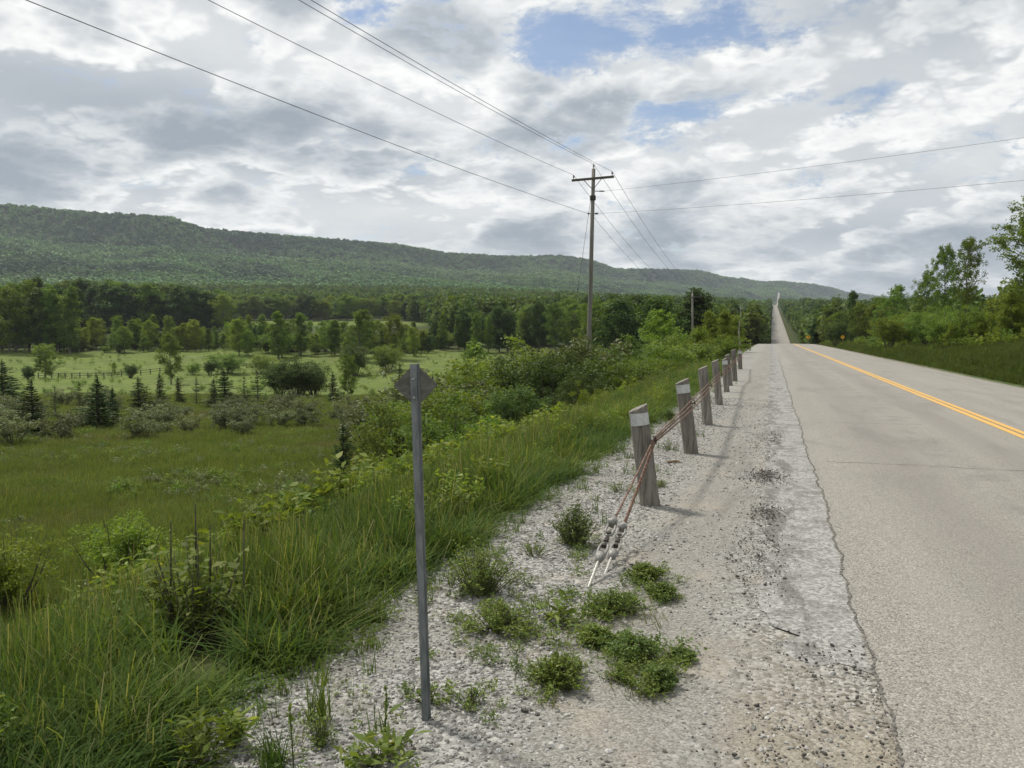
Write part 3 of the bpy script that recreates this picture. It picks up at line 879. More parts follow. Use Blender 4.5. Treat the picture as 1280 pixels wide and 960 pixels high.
def herb(h, rad, seed, nst=24, lps=16, leaf=0.014, mat='leaf_weed', up=0.5, wid=0.45, low=0.1, lie=0.6):
    """low spreading weed: leafy stems radiating from a root"""
    r = np.random.default_rng(seed)
    C = []; D = []; mb = MB(); random.seed(seed)
    for k in range(nst):
        th = r.uniform(0, 6.28); q_ = r.random() ** 0.6
        rr = rad * q_ * (0.62 + 0.45 * abs(math.sin(th * 1.5 + seed)) + 0.18 * math.sin(th * 5 + seed * 2)); top = np.array([math.cos(th) * rr, math.sin(th) * rr, h * (1 - lie * q_ ** 2) * r.uniform(0.55, 1.12)])
        m_ = max(3, int(lps * r.uniform(0.7, 1.3)))
        q = np.linspace(low, 1, m_) + r.normal(size=m_) * 0.03
        bs_ = np.array([top[0] * 0.45, top[1] * 0.45, 0.0])
        P_ = bs_[None, :] * (1 - q[:, None]) + top[None, :] * q[:, None] + np.stack([0 * q, 0 * q, 0.12 * h * np.sin(np.clip(q, 0, 1) * 3.14)], 1) + r.normal(size=(m_, 3)) * leaf * 0.5
        th2 = np.arange(m_) * 2.3
        o_ = np.stack([np.cos(th2), np.sin(th2), 0.35 + 0 * th2], 1)
        C.append(P_ + o_ * leaf * 0.9); D.append(o_)
        mb.tube([(top[0] * 0.35, top[1] * 0.35, 0), tuple(bs_ * 0.5 + top * 0.5 + np.array([0, 0, 0.1 * h])), tuple(top)], [0.002, 0.0015, 0.001], 4, cap=False)
    C = np.concatenate(C); D = np.concatenate(D); C[:, 2] = np.maximum(C[:, 2], 0.004)
    V, F, T = rhombs(C, leaf, leaf * wid, seed, up, D)
    return mb.mesh('stems', M['twig']), mesh_np('leaves', V, F, M[mat], T)

# ------------------------------------------------------------------ scatter as stuff (geometry nodes instances)
def source_coll(name, meshes):
    c = bpy.data.collections.new(name)
    for i, me in enumerate(meshes):
        o = bpy.data.objects.new(f"{name}_source_{i:02d}", me)
        c.objects.link(o)
    return c

def scatter(name, pts, scl, rot, coll, nsrc, label, cat, seed=0, kind='stuff'):
    me = bpy.data.meshes.new(name)
    k = len(pts)
    me.vertices.add(k)
    me.vertices.foreach_set('co', np.asarray(pts, np.float32).ravel())
    a = me.attributes.new('scl', 'FLOAT_VECTOR', 'POINT'); s = np.asarray(scl, np.float32)
    if s.ndim == 1: s = np.repeat(s[:, None], 3, 1)
    a.data.foreach_set('vector', s.ravel())
    a = me.attributes.new('rot', 'FLOAT_VECTOR', 'POINT'); a.data.foreach_set('vector', np.asarray(rot, np.float32).ravel())
    a = me.attributes.new('pick', 'INT', 'POINT'); a.data.foreach_set('value', np.random.default_rng(seed).integers(0, nsrc, k).astype(np.int32))
    o = obj(name, me)
    ng = bpy.data.node_groups.new(name, 'GeometryNodeTree')
    ng.interface.new_socket('Geometry', in_out='INPUT', socket_type='NodeSocketGeometry')
    ng.interface.new_socket('Geometry', in_out='OUTPUT', socket_type='NodeSocketGeometry')
    gi = ng.nodes.new('NodeGroupInput'); go = ng.nodes.new('NodeGroupOutput')
    iop = ng.nodes.new('GeometryNodeInstanceOnPoints')
    ci = ng.nodes.new('GeometryNodeCollectionInfo')
    ci.inputs['Collection'].default_value = coll
    ci.inputs['Separate Children'].default_value = True
    ci.inputs['Reset Children'].default_value = True
    def att(nm, typ):
        q = ng.nodes.new('GeometryNodeInputNamedAttribute'); q.data_type = typ; q.inputs['Name'].default_value = nm
        return q.outputs['Attribute']
    L = ng.links
    L.new(gi.outputs[0], iop.inputs['Points'])
    L.new(ci.outputs[0], iop.inputs['Instance'])
    iop.inputs['Pick Instance'].default_value = True
    L.new(att('pick', 'INT'), iop.inputs['Instance Index'])
    L.new(att('rot', 'FLOAT_VECTOR'), iop.inputs['Rotation'])
    L.new(att('scl', 'FLOAT_VECTOR'), iop.inputs['Scale'])
    L.new(iop.outputs[0], go.inputs[0])
    md = o.modifiers.new('scatter', 'NODES'); md.node_group = ng
    return tag(o, label, cat, kind=kind)

def zrot(k, seed, tilt=0.0):
    r = np.random.default_rng(seed)
    return np.stack([r.normal(size=k) * tilt, r.normal(size=k) * tilt, r.uniform(0, 6.28, k)], 1)

def sector(px0, px1, v0, v1, count, seed, power=1.0):
    """random points in a wedge of the view; power 1 = uniform over the ground"""
    r = np.random.default_rng(seed)
    u = (r.uniform(px0, px1, count) - 640) / FPX
    if power == 1.0: v = np.sqrt(r.uniform(v0 ** 2, v1 ** 2, count))
    else: v = v0 * (v1 / v0) ** (r.random(count) ** 0.85)      # denser near by
    c = u * v
    return ca * c - sa * v, sa * c + ca * v, v, u * FPX + 640

# ================================================================== FAR AND VALLEY FOREST (stuff)
def blob_tree(seed, n_=150, leaf=0.26, tall=1.0):
    """unit crown (radius ~1) of leaf clumps, for trees a few pixels across"""
    r = np.random.default_rng(seed)
    k = 16
    d = r.normal(size=(k, 3)); d /= np.linalg.norm(d, axis=1)[:, None]
    cen = d * r.uniform(0.3, 0.75, k)[:, None] * np.array([1, 1, tall])
    cen[:, 2] += 1.0 * tall
    idx = r.integers(0, k, n_)
    dd = r.normal(size=(n_, 3)); dd /= np.linalg.norm(dd, axis=1)[:, None]
    C = cen[idx] + dd * 0.38 * r.random(n_)[:, None] ** 0.4 * np.array([1, 1, tall ** 0.5])
    t = np.clip(0.6 * r.random(k)[idx] + 0.4 * r.random(n_), 0, 1)
    return rhombs(C, leaf, leaf * 0.75, seed, 0.5, None, t)
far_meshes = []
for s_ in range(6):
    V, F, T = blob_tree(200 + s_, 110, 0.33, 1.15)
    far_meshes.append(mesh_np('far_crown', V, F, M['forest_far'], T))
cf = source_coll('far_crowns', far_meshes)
r_ = np.random.default_rng(11)
PTS = []; SC = []
for v0, v1, rad, px0, px1 in ((950, 1500, 5.2, -60, 1340), (1500, 2100, 6.0, -60, 1340), (2100, 2900, 7.5, -60, 1340), (2900, 3900, 10, 450, 1340), (3900, 5300, 14, 700, 1340), (5300, 7300, 22, 950, 1340)):
    area = 0.5 * (px1 - px0) / FPX * (v1 ** 2 - v0 ** 2)
    cnt = int(area / (rad * 1.55) ** 2)
    x, y, v, px = sector(px0, px1, v0, v1, cnt, 300 + int(v0))
    zr = np.interp(px, EP, EZR)
    cl_ = fbm(x, y, 260, 77)
    keep = (v < zr + 80) & (np.abs(x - 3.8 - np.where(y > 1500, 26 * (np.maximum(y - 1500, 1) / 2500) ** 1.3, 0)) > (6.5 + 0.0006 * v + rad * 0.8) * (y < 3950)) & (cl_ < 0.62)
    x, y = x[keep], y[keep]
    PTS.append(np.stack([x, y, ground(x, y) - 0.3], 1)); SC.append(rad * r_.uniform(0.65, 1.25, len(x)))
PTS = np.concatenate(PTS); SC = np.concatenate(SC)
S3 = np.stack([SC, SC, np.minimum(SC, 7.0) * r_.uniform(0.7, 1.0, len(SC))], 1)
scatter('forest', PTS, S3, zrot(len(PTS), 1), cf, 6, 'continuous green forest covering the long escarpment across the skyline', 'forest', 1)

val_meshes = []
for s_ in range(6):
    V, F, T = blob_tree(220 + s_, 420, 0.17, 1.5)
    val_meshes.append(mesh_np('valley_crown', V, F, M['forest_valley'], T))
cv = source_coll('valley_crowns', val_meshes)
FR_P = np.array([-100, 80, 105, 270, 285, 500, 530, 570, 830, 850, 940, 960, 975, 1000, 1100, 1400])
FR_V = np.array([262, 262, 390, 390, 520, 520, 420, 275, 275, 210, 200, 230, 230, 230, 210, 140])
x, y, v, px = sector(-80, 1360, 135, 1000, 15500, 41)
front = np.interp(px, FR_P, FR_V)
keep = (v > front) & ((x > 13.5 + 0.003 * v) | (x < -5.5 - 0.002 * v))
cl_ = fbm(x, y, 120, 78)
keep &= ~((v > 560) & (cl_ > 0.75))
x, y, v = x[keep], y[keep], v[keep]
ry_ = np.concatenate([np.arange(215, 1500, 3.2), np.arange(215, 1500, 3.6)])
rx_ = np.where(np.arange(len(ry_)) < len(np.arange(215, 1500, 3.2)), -4.3, 13.8) + np.random.default_rng(71).normal(size=len(ry_)) * 0.8
x = np.concatenate([x, rx_]); y = np.concatenate([y, ry_]); v = np.concatenate([v, ry_])
s_ = np.random.default_rng(5).uniform(3.2, 5.0, len(x)) * np.where(np.abs(x) < 30, 0.8, 1)
scatter('forest', np.stack([x, y, ground(x, y) + 0.4], 1), np.stack([s_, s_, s_ * 1.15], 1), zrot(len(x), 2), cv, 6,
        'dense broadleaf woods filling the valley floor below the escarpment', 'forest', 2)

# ================================================================== GRASS (stuff)
tall = []
for s_ in range(6):
    V, F, T = blades(46, 0.84, 0.15, 0.0030 + 0.0006 * s_, 400 + s_, 0.14 + 0.07 * s_, stemheads=3)
    tall.append(mesh_np('tall_grass', V, F, M['grass_tall'], T))
ct = source_coll('tall_grass_tufts', tall)
r_ = np.random.default_rng(12)
cnt = 30000
yy = 0.6 + 44 * r_.random(cnt) ** 1.55; wmax = 1.0 + 0 * yy
xx = -2.15 - (7.0 * r_.random(cnt) ** 0.9)
edge = -2.15 - 0.28 * fbm(xx * 0, yy, 2.2, 91, 3) - 0.12 * fbm(xx * 0, yy, 0.6, 92, 2)
keep = xx < edge
pl_ = spot(245, 4.5)
keep &= ~((fbm(xx, yy, 2.1, 131) > 0.42) & (r_.random(cnt) < 0.7))
keep &= (np.hypot(xx - pl_.x, yy - pl_.y) > 0.34 + 0.2 * r_.random(cnt)) & (np.hypot(xx - pl_.x * 0.87, yy - pl_.y * 0.87) > 0.22 + 0.2 * r_.random(cnt))
xx, yy, edge = xx[keep], yy[keep], edge[keep]
hs = np.interp(edge - xx, [0, 0.3, 1.0, 2.2, 3.5, 7], [0.22, 0.40, 0.76, 0.66, 0.48, 0.38]) * r_.uniform(0.6, 1.25, len(xx)) * (1 + 0.55 * fbm(xx, yy, 1.3, 93)) * np.interp(yy, [0, 4, 9, 20], [0.74, 0.74, 0.70, 0.62])
fat = 1 + yy * 0.045
scatter('tall_grass', np.stack([xx, yy, ground(xx, yy) - 0.01], 1), np.stack([fat, fat, hs], 1), zrot(len(xx), 3, 0.07), ct, 6,
        'tall lush green grass growing down the roadside bank', 'grass', 3)

bw = [herb(0.50, 0.22, 480 + k, 12, 14, 0.026, ('leaf_mid', 'leaf_bright', 'leaf_weed')[k % 3], low=0.35, lie=0.25)[1] for k in range(5)]
for k in range(3):          # grasses gone to seed: thin straw stems with open heads
    V, F, T = blades(7, 0.66, 0.14, 0.0017, 490 + k, 0.30, 0.85, 1.0, stemheads=5)
    bw.append(mesh_np('seeding_grass', V, F, M['grass_straw'], T))
cbw = source_coll('bank_weed_plants', bw)
cnt = 2300
yy = 1.2 + 34 * r_.random(cnt) ** 1.5; xx = -2.4 - 5.2 * r_.random(cnt) ** 1.2
k_ = (fbm(xx, yy, 2.6, 132) > 0.05) & (xx < -2.8 + 0.3 * r_.random(cnt))
xx, yy = xx[k_], yy[k_]
scatter('bank_weeds', np.stack([xx, yy, ground(xx, yy)], 1), r_.uniform(0.6, 1.1, len(xx)), zrot(len(xx), 14, 0.12), cbw, 8,
        'leafy weeds and seeding stems mixed into the grass of the roadside bank', 'weeds', 14)
mead = []
for s_ in range(5):
    V, F, T = blades(60, 0.34, 0.30, 0.006, 420 + s_, 0.55, stemheads=2, segs=3)
    mead.append(mesh_np('meadow_grass', V, F, M['grass_meadow'], T))
cm = source_coll('meadow_tufts', mead)
x, y, v, px = sector(-90, 900, 7.0, 105, 42000, 51, power=0)
keep = (x < -6.5)
x, y, v = x[keep], y[keep], v[keep]
s_ = np.random.default_rng(6).uniform(0.7, 1.3, len(x)) * (1 + v * 0.016)
sz = np.random.default_rng(8).uniform(0.6, 1.2, len(x)) * (0.9 + 0.35 * fbm(x, y, 11, 94)) * (1 + v * 0.004)
scatter('meadow_grass', np.stack([x, y, ground(x, y) - 0.02], 1), np.stack([s_, s_, sz], 1), zrot(len(x), 4, 0.08), cm, 5,
        'rough green meadow grass on the low ground left of the bank', 'grass', 4)
x, y, v, px = sector(1000, 1360, 24, 200, 16000, 52, power=0)
keep = (x > 8.7) & (x < 40)
x, y, v = x[keep], y[keep], v[keep]
s_ = np.random.default_rng(6).uniform(0.7, 1.3, len(x)) * (1 + v * 0.012)
M['grass_bank_shaded'] = leaf_mat('grass_bank_shaded', (0.042, 0.074, 0.020), (0.080, 0.118, 0.032), (0.12, 0.13, 0.06), trans=0.25, vary=0.6, rough=0.8, spec=0.08)  # darker grass colour: the shade on this verge is painted into the blades
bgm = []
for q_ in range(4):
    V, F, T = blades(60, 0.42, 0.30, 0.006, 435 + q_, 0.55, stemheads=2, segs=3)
    bgm.append(mesh_np('bank_grass', V, F, M['grass_bank_shaded'], T))
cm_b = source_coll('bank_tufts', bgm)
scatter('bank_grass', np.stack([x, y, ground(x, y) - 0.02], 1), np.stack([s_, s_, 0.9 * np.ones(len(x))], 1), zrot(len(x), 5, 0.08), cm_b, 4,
        'grass on the bank right of the road, shade painted into its green', 'grass', 5)
ug2 = [herb(0.6, 0.45, 470 + k, 18, 12, 0.05, 'leaf_bright' if k % 2 else 'leaf_mid', low=0.3, lie=0.3)[1] for k in range(4)]
cb = source_coll('bank_scrub_plants', ug2)
x, y, v, px = sector(1010, 1360, 28, 150, 1500, 55)
k_ = (x > 9.6) & (x < 45) & (fbm(x, y, 9, 101) + (x - 13) * 0.03 > 0.15)
x, y, v = x[k_], y[k_], v[k_]
scatter('bank_scrub', np.stack([x, y, ground(x, y)], 1), np.random.default_rng(33).uniform(0.6, 2.2, len(x)), zrot(len(x), 13, 0.1), cb, 4,
        'low leafy scrub over the grassy bank right of the road', 'scrub', 13)
# coarse weeds that break up the open ground
mw = [herb(0.42, 0.30, 460 + k, 16, 12, 0.040, 'leaf_silver' if k < 2 else 'leaf_mid', low=0.3, lie=0.3)[1] for k in range(4)]
cw = source_coll('meadow_weed_plants', mw)
x, y, v, px = sector(-60, 640, 11, 90, 3600, 53, power=0)
k_ = (x < -8.5) & (fbm(x, y, 13, 98) > 0.0)
x, y, v = x[k_], y[k_], v[k_]
scatter('meadow_weeds', np.stack([x, y, ground(x, y)], 1), np.random.default_rng(31).uniform(0.3, 1.0, len(x)), zrot(len(x), 11, 0.1), cw, 4,
        'grey and green coarse weeds dotted over the rough meadow', 'weeds', 11)
x, y, v, px = sector(-60, 620, 86, 238, 1100, 54)
k_ = fbm(x, y, 30, 99) > -0.1
x, y, v = x[k_], y[k_], v[k_]
scatter('field_weeds', np.stack([x, y, ground(x, y)], 1), np.random.default_rng(32).uniform(0.8, 2.4, len(x)), zrot(len(x), 12, 0.1), source_coll('field_weed_plants', mw[2:]), 2,
        'small weeds dotted over the bright green field', 'weeds', 12)
# leafy undergrowth on the lower bank
ug = [herb(0.55, 0.35, 440 + k, 20, 14, 0.042, 'leaf_bright', low=0.3, lie=0.3)[1] for k in range(4)]
cu = source_coll('undergrowth_plants', ug)
r_ = np.random.default_rng(13)
cnt = 2600
yy = 7 + 45 * r_.random(cnt); xx = -4.3 - 4.2 * r_.random(cnt) - 0.02 * yy
k_ = fbm(xx, yy, 5, 95) > (-0.1 + 0.02 * (12 - yy) * (yy < 12))
xx, yy = xx[k_], yy[k_]
scatter('undergrowth', np.stack([xx, yy, ground(xx, yy)], 1), r_.uniform(0.8, 1.9, len(xx)), zrot(len(xx), 6, 0.1), cu, 4,
        'bright leafy undergrowth between the bank grass and the thicket', 'undergrowth', 6)

# ================================================================== GRAVEL STONES (stuff)
def stone(seed, mat):
    r = np.random.default_rng(seed)
    bm = bmesh.new(); bmesh.ops.create_icosphere(bm, subdivisions=1, radius=1.0)
    for vtx in bm.verts:
        vtx.co = Vector((vtx.co.x * 1.0, vtx.co.y * r.uniform(0.7, 0.8), vtx.co.z * 0.55)) * r.uniform(0.75, 1.2)
    me = bpy.data.meshes.new('stone'); bm.to_mesh(me); bm.free(); me.materials.append(mat)
    return me
def stone_mat(name, c1, c2, c3):
    m, n, out = new_mat(name)
    oi = n.node('ShaderNodeObjectInfo')
    rr = oi.outputs['Random']
    col = n.mix(rr, c1, c2)
    col = n.mix(n.sstep(n.m('FRACT', n.m('MULTIPLY', rr, 9.7)), 0.78, 0.95), col, c3)
    p = n.node('ShaderNodeBsdfPrincipled'); n.put(p.inputs['Base Color'], col); p.inputs['Roughness'].default_value = 0.85
    n.l.new(p.outputs[0], out.inputs[0]); return m
M['stone'] = stone_mat('stone', (0.14, 0.133, 0.118), (0.48, 0.47, 0.44), (0.09, 0.08, 0.07))
cs = source_coll('limestones', [stone(500 + k, M['stone']) for k in range(6)])
r_ = np.random.default_rng(14)
cnt = 115000
yy = 1.6 + 20 * r_.random(cnt) ** 1.9; xx = -3.0 + 3.55 * r_.random(cnt)
dens = np.clip(0.15 + 0.85 * sst(-xx, 0.7, 1.3) + 0.5 * fbm(xx, yy, 1.1, 96), 0.06, 1)
k_ = (r_.random(cnt) < dens)
xx, yy = xx[k_], yy[k_]
def shoulder_z(X_, Y_):
    return road_z(Y_) + EYE - 0.012 + fbm(X_, Y_, 0.9, 31) * 0.012 * (Y_ < 60) * sst(-X_, -0.4, 0.2) - 0.55 * np.maximum(-(X_ + 2.3), 0) ** 1.2 - 0.0105 * np.maximum(-X_ - 0.2, 0)
s_ = np.clip(r_.lognormal(-5.08, 0.38, len(xx)), 0.003, 0.016) * (1 + 0.04 * yy)
scatter('gravel', np.stack([xx, yy, shoulder_z(xx, yy) + s_ * 0.12], 1), s_, np.stack([r_.normal(size=len(xx)) * 0.4, r_.normal(size=len(xx)) * 0.4, r_.uniform(0, 6.28, len(xx))], 1), cs, 6,
        'pale crushed limestone gravel on the road shoulder', 'gravel', 7)
cd = source_coll('asphalt_crumbs', [stone(520 + k, M['crumb']) for k in range(4)])
xs_, ys_ = [], []
for cx_, cy_, sx, sy, k in ((-0.02, 9.6, 0.12, 0.28, 500), (0.0, 7.6, 0.09, 0.25, 240), (-0.08, 6.2, 0.12, 0.7, 380), (0.15, 3.1, 0.22, 0.55, 240), (0.50, 2.6, 0.05, 0.8, 330), (0.1, 13.5, 0.1, 0.5, 160), (-0.05, 11.8, 0.15, 1.3, 200), (0.3, 4.2, 0.2, 0.2, 70)):
    k = int(k * 2.4); xs_.append(r_.normal(cx_, sx, k)); ys_.append(r_.normal(cy_, sy, k))
xx = np.concatenate(xs_); yy = np.concatenate(ys_); k_ = (xx < 0.62) & (yy > 1.7); xx, yy = xx[k_], yy[k_]
s_ = np.clip(r_.lognormal(-5.45, 0.5, len(xx)), 0.002, 0.016)
scatter('asphalt_crumbs', np.stack([xx, yy, shoulder_z(xx, yy) + 0.014], 1), s_, zrot(len(xx), 9, 0.4), cd, 4, 'dark crumbled asphalt along the broken pavement edge', 'rubble', 8)

# ================================================================== ROADSIDE OBJECTS
def wood_mat(name, c1, c2, c3, stretch):
    m, n, out = new_mat(name)
    tc = n.node('ShaderNodeTexCoord'); mp = n.node('ShaderNodeMapping')
    n.l.new(tc.outputs['Object'], mp.inputs[0]); mp.inputs['Scale'].default_value = stretch
    f = n.noise(mp.outputs[0], 1.0, 7, 0.65, 0.3)
    g = n.noise(tc.outputs['Object'], 3.0, 4, 0.6)
    col = n.mix(n.sstep(f, 0.32, 0.66), c1, c2)
    col = n.mix(n.sstep(g, 0.45, 0.75, 0, 0.5), col, c3)
    dk = n.sstep(f, 0.30, 0.38, 1, 0)
    col = n.mix(n.m('MULTIPLY', dk, 0.8), col, (0.05, 0.045, 0.04))
    oi = n.node('ShaderNodeObjectInfo')
    col = n.mix(n.m('MULTIPLY', oi.outputs['Random'], 0.45), col, (0.13, 0.115, 0.095))
    mp2 = n.node('ShaderNodeMapping'); n.l.new(tc.outputs['Object'], mp2.inputs[0]); mp2.inputs['Scale'].default_value = (stretch[0] * 2.2, stretch[1] * 2.2, stretch[2] * 0.5)
    spl = n.sstep(n.noise(mp2.outputs[0], 1.0, 3, 0.5, 0.2), 0.30, 0.37, 0.9, 0.0)
    col = n.mix(spl, col, (0.035, 0.03, 0.027))
    p = n.node('ShaderNodeBsdfPrincipled'); n.put(p.inputs['Base Color'], col)
    p.inputs['Roughness'].default_value = 0.88; p.inputs['Specular IOR Level'].default_value = 0.2
    b = n.node('ShaderNodeBump'); b.inputs['Strength'].default_value = 0.7; b.inputs['Distance'].default_value = 0.012
    n.l.new(f, b.inputs['Height']); n.l.new(b.outputs[0], p.inputs['Normal'])
    n.l.new(p.outputs[0], out.inputs[0]); return m
M['post_wood'] = wood_mat('post_wood', (0.12, 0.11, 0.095), (0.30, 0.28, 0.245), (0.19, 0.175, 0.15), (38, 38, 2.6))
M['pole_wood'] = wood_mat('pole_wood', (0.15, 0.143, 0.13), (0.31, 0.295, 0.27), (0.19, 0.18, 0.16), (22, 22, 0.8))
M['arm_wood'] = wood_mat('arm_wood', (0.06, 0.055, 0.05), (0.13, 0.12, 0.105), (0.09, 0.08, 0.07), (3, 30, 30))
M['galv'] = plain_mat('galv', (0.13, 0.145, 0.155), (0.25, 0.27, 0.285), (40, 40, 9), 0.5, metal=0.55, lo=0.3, hi=0.7, bump=0.001)
M['sign_back'] = plain_mat('sign_back', (0.11, 0.11, 0.095), (0.175, 0.175, 0.155), (22, 22, 60), 0.55, metal=0.35)
M['bolt'] = plain_mat('bolt', (0.45, 0.45, 0.44), (0.6, 0.6, 0.58), (80, 80, 80), 0.35, metal=0.8)
M['cast'] = plain_mat('cast', (0.19, 0.185, 0.17), (0.34, 0.33, 0.305), (60, 60, 60), 0.6, metal=0.3, bump=0.002)
M['dark_iron'] = plain_mat('dark_iron', (0.035, 0.032, 0.03), (0.10, 0.085, 0.07), (70, 70, 70), 0.7, metal=0.4)
M['rod'] = plain_mat('rod', (0.36, 0.35, 0.31), (0.55, 0.53, 0.48), (60, 60, 60), 0.5, metal=0.4)
M['rust'] = plain_mat('rust', (0.10, 0.045, 0.028), (0.25, 0.17, 0.13), (60, 25, 60), 0.85, metal=0.2, bump=0.002)
M['reflector'] = plain_mat('reflector', (0.46, 0.47, 0.46), (0.60, 0.61, 0.60), (25, 25, 25), 0.4)
M['wire'] = plain_mat('wire', (0.05, 0.05, 0.05), (0.09, 0.09, 0.09), (5, 5, 5), 0.6)
M['porcelain'] = plain_mat('porcelain', (0.10, 0.10, 0.105), (0.17, 0.17, 0.175), (20, 20, 20), 0.3)
M['sign_yellow'] = plain_mat('sign_yellow', (0.70, 0.36, 0.02), (0.78, 0.42, 0.03), (3, 3, 3), 0.5)
M['black'] = plain_mat('black', (0.02, 0.02, 0.02), (0.035, 0.035, 0.035), (9, 9, 9), 0.6)
M['dead_leaf'] = plain_mat('dead_leaf', (0.13, 0.085, 0.045), (0.26, 0.19, 0.11), (50, 50, 50), 0.9)

def surf_z(x, y):
    if -2.9 < x < 0.55:
        return float(shoulder_z(np.array([x]), np.array([y]))[0])
    return g1(x, y)

def on_shoulder(px, py):
    p = hit(px, py)
    return Vector((p.x, p.y, surf_z(p.x, p.y)))

# --- marker post with small diamond plate
FWD = Vector((-sa, ca, 0)); RGT = Vector((ca, sa, 0))
pb = on_shoulder(533, 893)
v_b = pb.dot(FWD)
pt = ray_at(518, 455, v_b - 0.02)
t = empty('marker_post', pb, 'slim galvanised steel post carrying a small blank grey diamond plate seen from behind', 'marker post')
up = (pt - pb); H_ = up.length; up.normalize()
rg = (RGT - up * RGT.dot(up)).normalized(); fw_ = up.cross(rg).normalized()
if fw_.dot(FWD) < 0: fw_ = -fw_
# U-channel: web facing the camera with two flanges
hw = 0.0185
prof = [(-hw, 0.012), (-hw, -0.002), (hw * 0.45, -0.004), (hw * 0.45, 0.0), (hw * 0.62, 0.014), (hw, 0.014), (hw, 0.018), (hw * 0.5, 0.018), (hw * 0.30, 0.002), (-hw + 0.004, 0.003), (-hw + 0.004, 0.012)]
mb = MB()
V = []; ks = len(prof)
for q in (-0.05, H_):
    for (a, b_) in prof:
        V.append(tuple(rg * a + fw_ * b_ + up * q))
mb.add(V, [(i, (i + 1) % ks, (i + 1) % ks + ks, i + ks) for i in range(ks)] + [tuple(range(ks, 2 * ks))[::-1]])
mb.build('post', M['galv'], t)
hd = 27.5 / FPX * (v_b + 0.1) 
rr_ = 0.012
def rdiam(h, r):
    pts = []
    for k in range(4):
        a = math.pi / 2 * k
        cx, cy = math.cos(a) * (h - r * 1.414), math.sin(a) * (h - r * 1.414)
        for j in range(-2, 3):
            aa = a + j * math.pi / 8
            pts.append((cx + r * math.cos(aa), cy + r * math.sin(aa)))
    return pts
mb = MB(); pc = up * (H_ - hd + 0.004)
mb.prism(rdiam(hd, rr_), rg, up, fw_, pc + fw_ * 0.0215, 0.002)
mb.build('sign_plate', M['sign_back'], t)
for dz in (0.30, -0.52):
    mb = MB(); c = pc + up * hd * dz - rg * 0.006 - fw_ * 0.006
    mb.tube([tuple(c - fw_ * 0.005), tuple(c), tuple(c + fw_ * 0.004)], [0.0035, 0.0062, 0.0062], 8)
    mb.build('bolt', M['bolt'], t)

